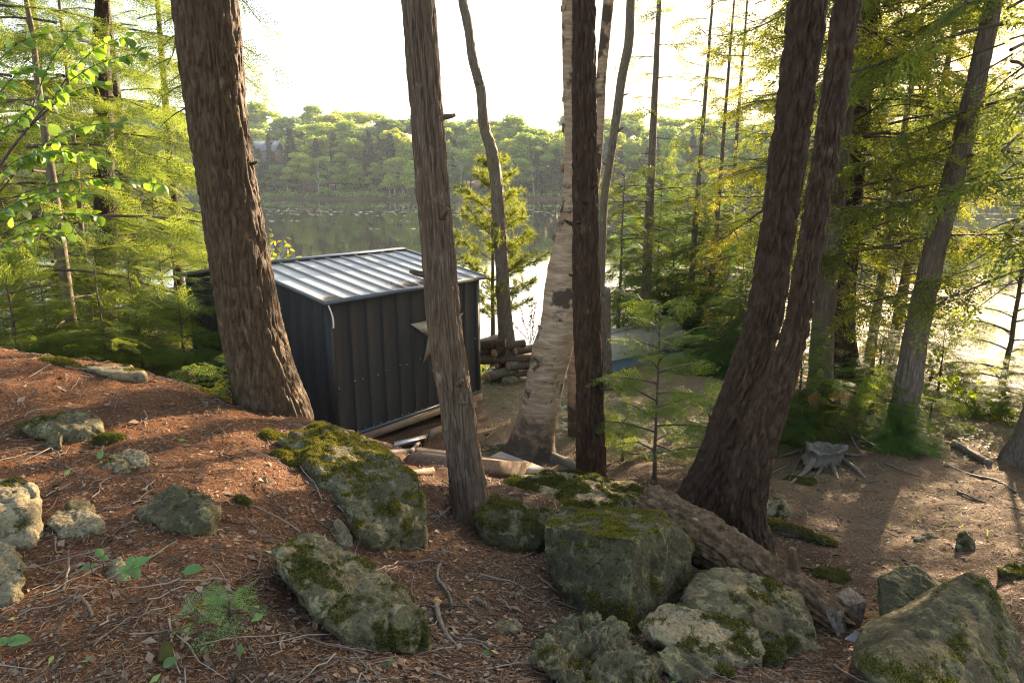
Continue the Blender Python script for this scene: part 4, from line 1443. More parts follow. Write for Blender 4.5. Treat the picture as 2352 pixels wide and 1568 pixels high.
ROCKS = []
def rock(name, label, front, base, thick=.4, sub=5, mat='rock', moss=0.0, k=14, amp=.022, freq=5.0, seed=0, back=.85, cat='rock', moss_mat='moss_dark', top_bias=.35, group=None, mthr=0.0, sinkz=.12):
    """front: (px, py, dd) picture points, dd metres beyond the depth of the ground at base"""
    d0 = GD(*base)
    pts = [P(px, py, d0 + dd) for px, py, dd in front]
    c0 = np.mean(pts, 0)
    bk = []
    for (px, py, dd), p in zip(front, pts):
        q = p + ray(px, py) * thick
        q = c0 + ray(px, py) * thick * .5 + (q - c0 - ray(px, py) * thick * .5) * back
        q[2] -= .06
        bk.append(q)
    lows = [p - UP * sinkz for p in pts if p[2] < c0[2]]
    allp = np.array(pts + bk + lows)
    ctr = allp.mean(0)
    pl = hull_planes([tuple(p) for p in allp])
    rr = np.random.default_rng(seed + 100)
    k = k * 3.2
    for _ in range(6):                      # chipped facets
        n_ = rr.normal(size=3)
        n_[2] = abs(n_[2]) * .6
        n_ /= np.linalg.norm(n_)
        h_ = ((allp - ctr) @ n_).max()
        pl.append((n_, ctr + n_ * h_ * rr.uniform(.90, .985)))
    ded = []
    for n_, q_ in pl:                       # one plane per facet
        if all(n_ @ m_ < .985 for m_, _ in ded):
            ded.append((n_, q_))
    pl = ded
    D, F = ICO[sub]
    acc = np.zeros(len(D))
    for n, q in pl:
        dist = max(float((q - ctr) @ n), .01)
        acc += np.clip(D @ n, 0, None) ** k / dist ** k
    R = acc ** (-1.0 / k) * (1 + .075)
    V = ctr + D * R[:, None]
    size = float(np.ptp(allp, axis=0).max())
    f = freq
    q = V + seed * 3.1
    disp = amp * size * .65 * fbm(q * f * .4, 3, seed) + amp * .8 * fbm(q * f * 1.7, 5, seed + 3, .6) - amp * .5 * np.abs(fbm(q * f * 3.3, 3, seed + 13))
    ax_s = rr.normal(size=3)
    ax_s /= np.linalg.norm(ax_s)
    lay = (q @ ax_s) * f * 1.5 + .7 * fbm(q * f * .5, 3, seed + 21)
    li, lf = np.floor(lay), lay - np.floor(lay)
    z0_ = np.zeros_like(li)
    h0, h1 = _h(li, z0_, z0_, seed), _h(li + 1, z0_, z0_, seed)
    disp += amp * .55 * (h0 + (h1 - h0) * sstep(.82, 1.0, lf))
    cr = vnoise(q * f * .55 + .5 * vnoise(q * f, seed + 7)[:, None], seed + 5)
    disp -= amp * .9 * np.clip(1 - np.abs(cr) * 9, 0, 1)
    V = V + vnormals(V, F) * disp[:, None]
    N = vnormals(V, F)
    w = np.zeros(len(V))
    if moss:
        mn = fbm(V * 6.5 + seed, 5, seed + 31, .65)
        w = sstep(.30, .55, N[:, 2] * .50 + mn * .48 + moss - .54 + mthr)
    loc = ctr.copy()
    loc[2] = V[:, 2].min()
    o = obj(name, V, F, M[mat], loc=loc, smooth=True, attrs={'moss': w})
    tag(o, label, cat, group)
    if moss:
        ms = moss_blades(V + N * .001, F, w, 42000, rr, .010 if d0 < 5 else .014)
        if ms:
            mo = obj('moss', ms[0], ms[1], M[moss_mat], parent=o)
            mo['kind'] = 'stuff'
    ROCKS.append(o)
    return o

# foreground and middle boulders
rock('mossy_outcrop', 'broad bedrock shoulder capped with yellow green moss below the shed', [(640,1010,.75),(730,978,1.0),(830,1002,1.05),(900,1050,.8),(955,1105,.45),(978,1165,.3),(975,1215,.22),(900,1225,.02),(835,1240,-.08),(790,1150,.10),(735,1075,.35),(690,1045,.55)], (840,1240), .5, 7, 'rock', .62, 12, .022, 5, 1, cat='rock outcrop', moss_mat='moss', sinkz=.3)
rock('boulder', 'long grey boulder striped with a band of dark moss in the foreground', [(635,1262,.25),(665,1232,.35),(720,1226,.42),(790,1262,.42),(850,1295,.40),(935,1370,.32),(972,1425,.22),(975,1470,.08),(940,1496,.0),(880,1482,-.02),(800,1440,-.03),(720,1380,-.02),(650,1310,.08),(760,1290,.25)], (800,1470), .5, 7, 'rock', .42, 10, .02, 5, 2)
rock('stone', 'small pointed grey stone leaning at the head of the long striped boulder', [(755,1252,.02),(763,1200,.06),(778,1192,.1),(808,1225,.08),(810,1255,.02),(780,1255,-.02)], (785,1256), .2, 5, 'rock_warm', 0, 10, .012, 8, 3)
rock('boulder', 'squat mossy boulder right of the star tree foot', [(1090,1165,.25),(1120,1145,.4),(1180,1148,.5),(1268,1172,.45),(1260,1200,.2),(1250,1240,.05),(1215,1262,0),(1160,1262,0),(1125,1240,.02),(1098,1200,.1)], (1190,1266), .4, 6, 'rock_dark', .58, 12, .018, 6, 4)
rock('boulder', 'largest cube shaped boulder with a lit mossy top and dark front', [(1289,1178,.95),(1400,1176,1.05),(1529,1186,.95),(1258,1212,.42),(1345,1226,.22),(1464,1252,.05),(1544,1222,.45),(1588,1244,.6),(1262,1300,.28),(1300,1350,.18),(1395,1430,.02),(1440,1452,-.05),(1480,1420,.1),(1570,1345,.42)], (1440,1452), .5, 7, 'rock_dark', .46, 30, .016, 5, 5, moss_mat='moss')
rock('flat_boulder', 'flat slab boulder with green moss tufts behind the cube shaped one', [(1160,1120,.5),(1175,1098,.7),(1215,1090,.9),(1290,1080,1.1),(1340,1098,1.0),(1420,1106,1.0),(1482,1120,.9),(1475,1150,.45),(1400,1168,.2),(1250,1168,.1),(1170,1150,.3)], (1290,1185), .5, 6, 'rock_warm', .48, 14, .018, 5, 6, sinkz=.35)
rock('boulder', 'smooth tan green boulder wedged under the fallen log', [(1566,1395,.15),(1580,1350,.3),(1610,1318,.5),(1690,1312,.6),(1760,1330,.55),(1835,1362,.45),(1850,1420,.2),(1880,1490,.05),(1800,1500,-.02),(1740,1480,-.03),(1640,1420,.0),(1700,1370,.2)], (1790,1502), .5, 6, 'rock', .16, 12, .014, 5, 7)
rock('boulder', 'flat pale lichened rock in front of the tan green boulder', [(1482,1440,.2),(1490,1412,.3),(1520,1396,.38),(1560,1398,.4),(1680,1420,.38),(1740,1450,.3),(1748,1500,.12),(1700,1520,.02),(1600,1500,.0),(1500,1465,.05)], (1650,1530), .35, 6, 'rock_warm', .26, 12, .016, 7, 8)
rock('stone', 'low slab poking out under the flat pale lichened rock', [(1510,1495,.1),(1540,1482,.15),(1640,1512,.15),(1648,1545,.05),(1600,1566,0),(1530,1545,.02)], (1590,1572), .25, 5, 'rock', .25, 12, .014, 8, 9)
rock('stone', 'small mossy knob at the right end of the flat pale rock', [(1735,1480,.1),(1770,1458,.18),(1800,1475,.15),(1808,1510,.03),(1770,1528,0),(1740,1515,.02)], (1775,1532), .2, 5, 'rock', .5, 9, .016, 8, 10)
rock('boulder', 'knobbly pale lichen covered boulder at the bottom centre', [(1222,1500,.15),(1250,1455,.35),(1285,1428,.5),(1345,1406,.6),(1372,1420,.55),(1430,1470,.4),(1490,1530,.25),(1500,1590,.05),(1400,1620,-.1),(1300,1580,-.05),(1240,1530,.03)], (1360,1600), .45, 7, 'rock', .26, 9, .034, 8, 11)
rock('boulder', 'big angular greenish boulder in the bottom right corner', [(2223,1322,.75),(2262,1338,.7),(2308,1409,.62),(2335,1490,.5),(2360,1600,.3),(2200,1650,-.15),(2060,1600,-.1),(1985,1536,.02),(1958,1495,.30),(1990,1440,.75),(2035,1415,.95),(2130,1375,1.05)], (2080,1620), .5, 7, 'rock_dark', .22, 34, .012, 5, 12)
rock('boulder', 'upright dark rock leaning behind the big bottom right boulder', [(2028,1400,.1),(2025,1318,.25),(2060,1304,.3),(2098,1299,.32),(2135,1326,.3),(2190,1350,.3),(2200,1400,.1),(2130,1440,0),(2050,1450,0)], (2110,1480), .3, 6, 'rock_dark', .0, 14, .014, 6, 13)
# left side
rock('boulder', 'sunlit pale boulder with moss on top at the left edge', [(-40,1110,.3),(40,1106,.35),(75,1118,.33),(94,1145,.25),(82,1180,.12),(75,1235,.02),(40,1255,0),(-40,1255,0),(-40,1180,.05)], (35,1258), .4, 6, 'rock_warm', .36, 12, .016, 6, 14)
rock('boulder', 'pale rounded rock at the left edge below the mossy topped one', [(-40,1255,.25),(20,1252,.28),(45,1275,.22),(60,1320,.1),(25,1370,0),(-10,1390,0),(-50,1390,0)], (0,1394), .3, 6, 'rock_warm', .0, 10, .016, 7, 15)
rock('stone', 'flat topped pale stone right of the left edge boulders', [(105,1200,.05),(118,1180,.14),(150,1168,.2),(200,1172,.2),(232,1192,.15),(250,1212,.05),(200,1225,0),(140,1232,0)], (170,1234), .2, 6, 'rock_warm', .0, 14, .014, 8, 16)
rock('stone', 'small grey stone tucked behind the flat topped pale one', [(152,1160,.02),(170,1147,.08),(205,1152,.1),(220,1168,.06),(215,1182,0),(165,1182,0)], (188,1186), .14, 5, 'rock', .0, 12, .012, 9, 17)
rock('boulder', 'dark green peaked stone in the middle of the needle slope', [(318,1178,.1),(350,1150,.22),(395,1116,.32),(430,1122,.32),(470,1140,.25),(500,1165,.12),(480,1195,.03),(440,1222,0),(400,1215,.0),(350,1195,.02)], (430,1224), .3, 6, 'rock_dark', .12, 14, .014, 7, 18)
rock('stone', 'brown rounded stone with a moss tuft on the slope', [(230,1070,.08),(252,1048,.16),(290,1032,.22),(325,1034,.22),(343,1055,.15),(338,1075,.05),(300,1090,0),(250,1085,0)], (295,1091), .22, 6, 'rock_warm', .26, 10, .016, 8, 19)
rock('rock_slab', 'flat lichened slab overhanging a dark hollow on the slope', [(40,980,.05),(95,962,.2),(150,948,.3),(205,950,.32),(228,968,.22),(225,985,.1),(180,995,.02),(140,1000,0),(60,985,0)], (140,1012), .35, 6, 'rock', .35, 14, .016, 7, 20)
rock('stone', 'upright grey stone propping the overhanging slab', [(112,1000,.02),(140,990,.06),(140,1022,0),(115,1032,-.01),(105,1020,0)], (125,1034), .12, 5, 'rock', .0, 12, .012, 9, 21)
rock('stone', 'small speckled stone behind the broad leaved seedling', [(240,1320,.03),(255,1290,.09),(275,1281,.11),(292,1300,.08),(295,1325,.02),(268,1335,0)], (268,1337), .13, 5, 'rock_warm', .0, 10, .014, 9, 22)
rock('stone', 'tiny white quartz pebble on the slope', [(596,1100,.01),(600,1092,.03),(612,1091,.03),(619,1099,.02),(614,1109,0),(602,1109,0)], (608,1110), .05, 3, 'rock_warm', .0, 9, .01, 20, 23)
rock('stone', 'flush pale stone in the litter below the forked stick', [(1130,1440,.03),(1150,1425,.08),(1190,1422,.1),(1203,1436,.06),(1185,1452,0),(1145,1455,0)], (1165,1456), .16, 5, 'rock_warm', .15, 12, .012, 9, 24, sinkz=.2)
rock('stone', 'flat bare rock slab showing through the needles on the left crest', [(195,846,.15),(215,836,.5),(280,840,.5),(330,858,.3),(325,866,.1),(255,858,.0)], (260,868), .4, 5, 'rock_warm', .1, 14, .01, 6, 25, sinkz=.3)
rock('stone', 'mottled stone beside the foot of the twin stemmed tree', [(1750,1170,.1),(1765,1146,.2),(1795,1140,.24),(1812,1158,.18),(1818,1185,.05),(1780,1195,0)], (1785,1197), .3, 5, 'rock_warm', .3, 9, .02, 8, 26)
rock('stone', 'grey stone poking out of the open ground at right', [(2195,1250,.02),(2205,1225,.1),(2230,1218,.14),(2238,1240,.1),(2235,1264,0),(2205,1266,0)], (2218,1267), .2, 5, 'rock', .1, 10, .014, 8, 27)
rock('stone', 'low flat stone left of the grey stone on the open ground', [(2098,1236,.02),(2115,1224,.1),(2150,1223,.12),(2155,1234,.05),(2125,1242,0)], (2125,1243), .15, 5, 'rock', .1, 10, .01, 8, 28, sinkz=.2)
rock('stone', 'mossy flat stone at the right edge above the big boulder', [(2288,1305,.02),(2310,1292,.12),(2370,1300,.14),(2370,1330,0),(2310,1318,0)], (2330,1332), .2, 5, 'rock_dark', .45, 10, .014, 8, 29, sinkz=.2)
rock('stone', 'green stone between the shed and the birch foot', [(1100,1046,.05),(1112,1020,.25),(1145,1022,.3),(1165,1042,.2),(1140,1056,0)], (1130,1058), .3, 5, 'rock_dark', .2, 12, .014, 6, 30)
rock('stone', 'rounded brown stone beside the slim wavy trunk', [(1150,870,.0),(1158,864,.15),(1180,862,.2),(1190,870,.1),(1178,878,0),(1155,880,0)], (1170,881), .25, 5, 'rock_warm', .0, 8, .01, 6, 31)
rock('stone', 'small stones beside the rotten end of the fallen log', [(1862,1372,.02),(1875,1354,.07),(1895,1352,.08),(1902,1372,.03),(1885,1385,0)], (1882,1386), .1, 5, 'rock_warm', .0, 14, .014, 9, 32)
# moss cushions on the slope
def cushion(label, px, py, wx, wy, h, seed, mat='moss'):
    c = G(px, py)
    d = GD(px, py)
    D, F = ICO[4]
    rx, ry = wx / 2 * d / FPX, wy
    V = c + D * np.array([rx, ry, h])
    V = V + D * (.02 * fbm(V * 9, 3, seed))[:, None]
    V[:, 2] += ground_z(V[:, 0], V[:, 1]) - c[2]
    N = vnormals(V, F)
    w = sstep(-.1, .2, N[:, 2])
    o = obj('moss_cushion', V, F, M['rock_dark'], loc=c - UP * h, smooth=True, attrs={'moss': np.ones(len(V))})
    tag(o, label, 'moss')
    ms = moss_blades(V, F, w, 45000, np.random.default_rng(seed), .011)
    mo = obj('moss', ms[0], ms[1], M[mat], parent=o)
    mo['kind'] = 'stuff'
cushion('rounded orange green moss cushion on the slope left of the outcrop', 692, 1060, 112, .20, .06, 1)
cushion('thin bright moss patch at the foot of the thick leaning trunk', 625, 1000, 60, .10, .03, 2)
cushion('dark moss clump beside the overhanging slab', 252, 1010, 62, .10, .05, 3, 'moss_dark')
cushion('small moss tuft on the slope right of the peaked stone', 556, 1150, 34, .05, .025, 4, 'moss_dark')
cushion('moss ridge along the crest at far left', 140, 832, 90, .10, .03, 5)
cushion('moss ridge along the crest left of the shed', 500, 908, 80, .12, .04, 6)
cushion('moss strip on the crest right of the thick trunk foot', 735, 985, 50, .12, .05, 7)
cushion('dark moss cushion at the bottom edge under the knobbly boulder', 1300, 1552, 90, .08, .04, 8, 'moss_dark')
cushion('moss lump beside the low slab at the bottom edge', 1660, 1548, 56, .06, .05, 9, 'moss_dark')
cushion('faint moss patch on the ground left of the broken stub', 1905, 1320, 90, .16, .02, 10, 'moss_dark')
cushion('green moss around the roots of the cut stump', 1838, 1105, 70, .16, .02, 11, 'moss_dark')
# ------------------------------------------------------------------ fallen log
a, b_ = P(1488, 1165, 5.05), P(1925, 1442, 4.02)
n = 230
s = np.linspace(0, 1, n)
path = a + (b_ - a) * s[:, None]
path[:, 2] += .03 * np.sin(s * 3.1)
rr_ = .185 - .04 * s + .02 * np.exp(-((s - .33) / .07) ** 2)
LOG = thing('fallen_log', 'fallen scaly log with a sawn end lying across the boulders', 'log', path[n // 2] - UP * .15)
Vt, Ft = tube(path, rr_, 110, True, bark_disp('plate', 61, 0, 3))
# ragged lower end
u = ((Vt - a) @ (b_ - a)) / np.dot(b_ - a, b_ - a)
end = u > .9
Vt[end] += (b_ - a)[None] * ((u[end] - .9) * 2.2 * (.25 + vnoise(Vt[end] * 14, 6)))[:, None] * .6
m, nt, bb = new_mat('bark_log')
v1 = coords(nt)
n1 = noise(nt, v1, 22, 6, .62)
vo = nt.nodes.new('ShaderNodeTexVoronoi')
vo.inputs['Scale'].default_value = 26
nt.links.new(v1, vo.inputs['Vector'])
c = ramp(nt, n1, [(.3, (.042, .023, .010)), (.5, (.12, .070, .034)), (.72, (.24, .152, .080))])
nt.links.new(c, bb.inputs['Base Color'])
bb.inputs['Roughness'].default_value = .85
bb.inputs['Specular IOR Level'].default_value = .2
bump(nt, bb, n1, .6, .015)
M['bark_log'] = m
obj('trunk', Vt, Ft, M['bark_log'], parent=LOG, smooth=True)
ax = (b_ - a) / np.linalg.norm(b_ - a)
Vc, Fc = tube(np.array([a - ax * .004, a - ax * .010]), [.168, .165], 40, True)
obj('sawn_end', Vc, Fc, mat_plain('sawn_end_wood', [(.06, .038, .024), (.15, .10, .065)], 12, .85), parent=LOG)
sdir = np.array([0, -.55, .83])
sdir = sdir - ax * (sdir @ ax)
sdir /= np.linalg.norm(sdir)
for (t, ln, r0) in ((.30, .045, .05), (.36, .03, .035)):
    p = a + (b_ - a) * t + sdir * .14
    dd = sdir * .9 + np.array([-.3, -.1, 0])
    kq = obj('knot', *tube(np.array([p - dd * .02, p + dd * ln * .6, p + dd * ln]), [r0 * 1.3, r0, r0 * .8], 20, True, bark_disp('thin', 62, 0, 3)), M['bark_log'], parent=LOG, smooth=True)
    obj('knot_face', *tube(np.array([p + dd * (ln + .002), p + dd * (ln + .006)]), [r0 * .72, r0 * .68], 20), M['cut_wood'], parent=kq)
p0 = P(1838, 1352, 4.25)
st = interp_path(np.array([[*P(1850, 1362, 4.3), .055], [*P(1836, 1335, 4.28), .040], [*P(1822, 1300, 4.27), .034], [*P(1818, 1258, 4.27), .031]]), 30)
obj('branch_stub', *tube(st[:, :3], st[:, 3], 28, True, bark_disp('furrow', 63, .0, 3)), mat_bark('stub_bark', [(.05, .028, .016), (.13, .065, .03), (.24, .12, .05), (.10, .06, .035)], 50, 10), parent=LOG, smooth=True)

# crumpled birch bark and plastic by the rotten end
def crumple(name, label, quad, dd, mat, cat, seed, amp=.03):
    d0 = GD(*dd)
    q = [P(px, py, d0 + z) for px, py, z in quad]
    n = 12
    g = np.linspace(0, 1, n)
    A, B = np.meshgrid(g, g)
    V = ((1 - A)[..., None] * (1 - B)[..., None] * q[0] + A[..., None] * (1 - B)[..., None] * q[1] + A[..., None] * B[..., None] * q[2] + (1 - A)[..., None] * B[..., None] * q[3]).reshape(-1, 3)
    V = V + amp * np.stack([vnoise(V * 6, seed), vnoise(V * 6, seed + 1), vnoise(V * 9, seed + 2)], -1)
    i = (np.arange(n - 1)[:, None] * n + np.arange(n - 1)[None]).reshape(-1)
    F = np.stack([i, i + 1, i + n + 1, i + n], -1)
    V2 = np.concatenate([V, V - UP * .006])
    F2 = np.concatenate([F, F[:, ::-1] + n * n])
    o = obj(name, V2, F2, mat, loc=V.mean(0) - UP * .02)
    return tag(o, label, cat)
M['birch_scrap'] = mat_plain('birch_scrap', [(.12, .085, .055), (.34, .28, .21)], 26, .85, (1, 1, 1), .5, .02, spec=.1, pos=(.35, .65))
crumple('bark_scrap', 'curled pale birch bark scrap behind the rotten end of the log', [(1893,1400,.05),(1990,1385,.28),(1985,1440,.22),(1935,1482,.02)], (1950,1470), M['birch_scrap'], 'bark', 3, .03)
crumple('bark_scrap', 'small grey scrap of bark on top of the litter past the log', [(1920,1362,.05),(1955,1345,.2),(1990,1378,.2),(1950,1392,.06)], (1950,1440), M['birch_scrap'], 'bark', 13, .014)
m, nt, bb = new_mat('clear_plastic')
bb.inputs['Base Color'].default_value = (.5, .5, .49, 1)
bb.inputs['Roughness'].default_value = .12
bb.inputs['Transmission Weight'].default_value = .5
M['plastic'] = m
crumple('plastic_scrap', 'crumpled clear plastic wrapper at the rotten end of the log', [(1940,1462,0),(1965,1445,.06),(1975,1452,.06),(1962,1470,0)], (1955,1475), M['plastic'], 'wrapper', 23, .015)

# ------------------------------------------------------------------ roots
def root(parent, pts, r0, r1, seed, mat='root', lift=.015, name='root'):
    q = []
    for (px, py) in pts:
        g = G(px, py)
        q.append([g[0], g[1], g[2] + lift])
    q = np.array(q)
    q[-1, 2] -= .03
    w = interp_path(np.concatenate([q, np.linspace(r0, r1, len(q))[:, None]], 1), 36)
    return obj(name, *tube(w[:, :3], w[:, 3], 12, True, bark_disp('thin', seed, 0, 3)), M[mat], parent=parent, smooth=True)
root(BI, [(1235,1045),(1280,1060),(1325,1078),(1372,1085)], .11, .05, 1)
root(BI, [(1195,1035),(1165,1060),(1148,1075)], .04, .015, 2)
root(BI, [(1200,1030),(1150,1025),(1105,1035)], .05, .02, 3)
root(T4, [(1735,1262),(1760,1275),(1785,1298)], .06, .02, 4, 'bark_dark')
root(T6, [(1895,940),(1915,960),(1922,985)], .08, .03, 5)
root(T6, [(1870,945),(1845,960),(1830,975)], .06, .02, 6)
root(T7, [(1955,905),(1985,912),(2015,925)], .12, .05, 7, 'bark_dark')
# mossy root log right of the twin stems
q = interp_path(np.array([[*GL(1750, 1205, .06), .075], [*GL(1800, 1215, .06), .07], [*GL(1860, 1232, .05), .055], [*GL(1925, 1252, .02), .03]]), 40)
Vt, Ft = tube(q[:, :3], q[:, 3], 28, True, bark_disp('furrow', 71, 0, 3))
MR = obj('mossy_root', Vt, Ft, M['bark_greycedar'], loc=q[20, :3] - UP * .06, smooth=True)
tag(MR, 'thick surface root coated in bright green moss beside the twin stems', 'root')
Ft3 = np.concatenate([Ft[0][:, [0, 1, 2]], Ft[0][:, [0, 2, 3]]])
Nv = vnormals(Vt, Ft3)
ms = moss_blades(Vt, Ft3, sstep(.1, .6, Nv[:, 2] * .6 + .35 * fbm(Vt * 8, 2, 4)), 60000, np.random.default_rng(4), .013)
mo = obj('moss', ms[0], ms[1], M['moss'], parent=MR)
mo['kind'] = 'stuff'

# ------------------------------------------------------------------ cut stump with bare roots
sc_ = G(1890, 1062)
ST = thing('cut_stump', 'hollow sawn stump standing on its bare grey roots', 'stump', sc_)
d0 = GD(1890, 1062)
k_ = d0 / FPX
top = sc_ + UP * (36 * k_)
n, ns = 18, 56
a = np.arange(ns) / ns * 2 * np.pi
rows = []
prof = [(0.00, 44), (.2, 36), (.4, 33), (.62, 34), (.8, 37), (.86, 39), (.86, 29), (.7, 26), (.45, 22), (.4, 2)]
for (h, rp_) in prof:
    lob = 1 + .10 * np.cos(3 * a + 1) + .08 * np.cos(5 * a) + .03 * np.cos(17 * a)
    R = rp_ * k_ * lob
    rows.append(np.stack([sc_[0] + R * np.cos(a) * 1.15, sc_[1] + R * np.sin(a), np.full(ns, sc_[2] + .02 + h * 40 * k_) + (.018 * np.cos(2 * a + .5) + .012 * np.cos(5 * a) + .008 * np.cos(11 * a + 2)) * (h > .6)], -1))
V = np.concatenate(rows)
nr = len(rows)
i = np.arange(nr - 1)[:, None] * ns
j = np.arange(ns)[None]
F = np.stack([i + j, i + (j + 1) % ns, i + ns + (j + 1) % ns, i + ns + j], -1).reshape(-1, 4)
V = V + .006 * fbm(V * np.array([40, 40, 8]), 3, 8)[:, None]
obj('stump_body', V, F, M['root'], parent=ST, smooth=True)
for k, (pts, r0) in enumerate([([(1868,1045),(1855,1075),(1845,1088)], .05), ([(1905,1062),(1915,1080),(1925,1100)], .055), ([(1925,1055),(1955,1072),(1990,1098)], .05), ([(1890,1062),(1885,1080),(1872,1096)], .04),
                              ([(1862,1030),(1830,1040),(1785,1048)], .045), ([(1860,1040),(1835,1062),(1822,1082)], .03), ([(1930,1042),(1960,1048),(1990,1042)], .035), ([(1850,1085),(1835,1098),(1810,1112)], .04), ([(1868,1030),(1840,1025),(1790,1028)], .035)]):
    g0 = np.array([*(sc_[:2] + (G(*pts[0])[:2] - sc_[:2]) * .6), sc_[2] + .11])
    q = np.array([g0] + [G(*p_) + UP * .02 for p_ in pts])
    q[-1, 2] -= .03
    w = interp_path(np.concatenate([q, np.linspace(r0, r0 * .3, len(q))[:, None]], 1), 28)
    obj('root', *tube(w[:, :3], w[:, 3], 10, True, bark_disp('thin', 80 + k, 0, 3)), M['root'], parent=ST, smooth=True)

# ------------------------------------------------------------------ upturned boat
bl, br_ = G(1306, 868), G(1542, 814)
bl, br_ = np.array([*bl[:2], gz(*bl[:2])]), np.array([*br_[:2], gz(*br_[:2])])
axb = br_ - bl
Lb = float(np.linalg.norm(axb))
axb /= Lb
lat = np.cross(UP, axb)
lat /= np.linalg.norm(lat)
upb = np.cross(axb, lat)
BO = thing('rowing_boat', 'upturned rowing boat with grey bottom and faded blue sides by the shore', 'boat', (bl + br_) / 2)
cen = (bl + br_) / 2 + lat * .2
n = 40
ts = np.linspace(0, 1, n)
def hull_ring(t):
    bow = np.clip((.30 - t) / .30, 0, 1)
    wg = .66 * (1 - .06 * t) * (1 - bow ** 2.2 * .80)
    wb = wg * (.74 - .25 * bow)
    hh = .62 + .20 * t - .06 * bow ** 2
    y = [-wg, -wg * 1.01, -wg * .97, -wg * .9, -wb, -wb * .55, 0, wb * .55, wb, wg * .9, wg * .97, wg * 1.01, wg]
    z = [0, .05, .06, .27, hh * .90, hh * .985, hh * 1.0, hh * .985, hh * .90, .27, .06, .05, 0]
    rake = .05 * bow - .12 * sstep(.9, 1, np.array(t))
    return np.array([cen + axb * ((t - .5) * Lb + rake * zz) + lat * yy + upb * (zz + .03) for yy, zz in zip(y, z)])
rings = np.array([hull_ring(t) for t in ts])
k = rings.shape[1]
V = rings.reshape(-1, 3)
def strip(cols):
    F = []
    for i in range(n - 1):
        for j in cols:
            F.append([i * k + j, (i + 1) * k + j, (i + 1) * k + j + 1, i * k + j + 1])
    return np.array(F)
def sub_mesh(F):
    u_, inv = np.unique(F, return_inverse=True)
    return V[u_], inv.reshape(F.shape)
obj('hull_bottom', *sub_mesh(strip(range(3, 9))), M['boat_bottom'], parent=BO, smooth=True)
obj('hull_side', *sub_mesh(strip([0, 1, 2])), M['boat_blue'], parent=BO, smooth=True)
obj('hull_side', *sub_mesh(strip([9, 10, 11])), M['boat_blue'], parent=BO, smooth=True)
for j in (3, 9):
    obj('rub_rail', *tube(rings[:, j] + (rings[:, j] - cen - axb * 0) * .0 + lat * (.008 if j == 9 else -.008), .013, 8), M['boat_rub'], parent=BO, smooth=True)
for j in (0, 12):
    obj('gunwale', *tube(rings[:, j], .022, 8), M['boat_rub'], parent=BO, smooth=True)
obj('keel', *tube(rings[2:-2, 6] + upb * .008, .018, 6), M['boat_bottom'], parent=BO, smooth=True)
Vt = np.concatenate([rings[0], rings[0].mean(0)[None]])
obj('transom', Vt, np.array([[j, j + 1, k] for j in range(k - 1)] + [[k - 1, 0, k]]), M['boat_blue'], parent=BO)
Vt = np.concatenate([rings[-1], rings[-1].mean(0)[None] + axb * .03])
obj('bow_plate', Vt, np.array([[j + 1, j, k] for j in range(k - 1)] + [[0, k - 1, k]]), M['boat_bottom'], parent=BO)

# ------------------------------------------------------------------ firewood, block, logs
r = np.random.default_rng(31)
def log_thing(name, label, p, q, r0, mat, cat='log', group=None, seed=0, endm='cut_wood', r1=None, ns=20):
    p, q = np.asarray(p), np.asarray(q)
    m_ = (p + q) / 2
    t = thing(name, label, cat, m_ - UP * r0, group)
    s = np.linspace(0, 1, 14)
    pt = p + (q - p) * s[:, None]
    rr = r0 + ((r1 or r0) - r0) * s
    obj('bark', *tube(pt, rr, ns, True, bark_disp('thin', seed, 0, 3)), M[mat], parent=t, smooth=True)
    ax = (q - p) / np.linalg.norm(q - p)
    for e, sg, ra in ((p, -1, r0), (q, 1, r1 or r0)):
        obj('cut_face', *tube(np.array([e + ax * sg * .002, e + ax * sg * .007]), [ra * .93, ra * .9], ns), M[endm], parent=t)
    return t
wp = G(1222, 876)
wl = np.array([.93, .36, 0])
wl /= np.linalg.norm(wl)
wd = np.array([-wl[1], wl[0], 0])
kk = 0
for row in range(6):
    for col in range(4):
        r0 = r.uniform(.055, .10)
        L = r.uniform(.45, .75)
        c = wp + wl * (r.uniform(-.75, .15) - .16) + wd * (col * .19 + r.uniform(-.03, .03) + .1) + UP * (.09 + row * .125 + r.uniform(-.01, .02))
        if (row > 3 and col == 0) or r.random() < .12:
            continue
        dv = wl + wd * r.uniform(-.7, .7) + UP * r.uniform(-.16, .16)
        log_thing('firewood_log', 'split firewood log in the pile between the wavy trunk and the birch', c - dv * L / 2, c + dv * L / 2, r0, ['bark_thin', 'bark_cedar', 'bark_hemlock'][kk % 3], 'firewood', 'stacked firewood logs', 300 + kk, 'cut_wood')
        kk += 1
log_thing('birch_log', 'white birch log end lying at the foot of the wavy trunk', GL(1118, 872, .09), GL(1150, 835, .12), .10, 'bark_birch', seed=400)
log_thing('driftwood_log', 'dark thick log lying at the waterline behind the firewood', GL(1116, 752, .0) + UP * .1, GL(1180, 755, .0) + UP * .1, .16, 'bark_thin', seed=401)
for k, (a0, a1, rr0) in enumerate([((1105, 800), (1180, 790), .05), ((1108, 812), (1160, 800), .035), ((1110, 850), (1160, 832), .05), ((1108, 788), (1150, 778), .05), ((1120, 830), (1175, 822), .03)]):
    log_thing('driftwood', ['bleached driftwood branch left of the firewood', 'thin bleached branch under the driftwood left of the firewood', 'grey driftwood limb in front of the cinder block', 'driftwood at the waterline by the shed corner', 'short grey stick beside the cinder block'][k], GL(*a0, .04), GL(*a1, .05), rr0, 'root', 'driftwood', None, 410 + k, 'root', rr0 * .6, 10)
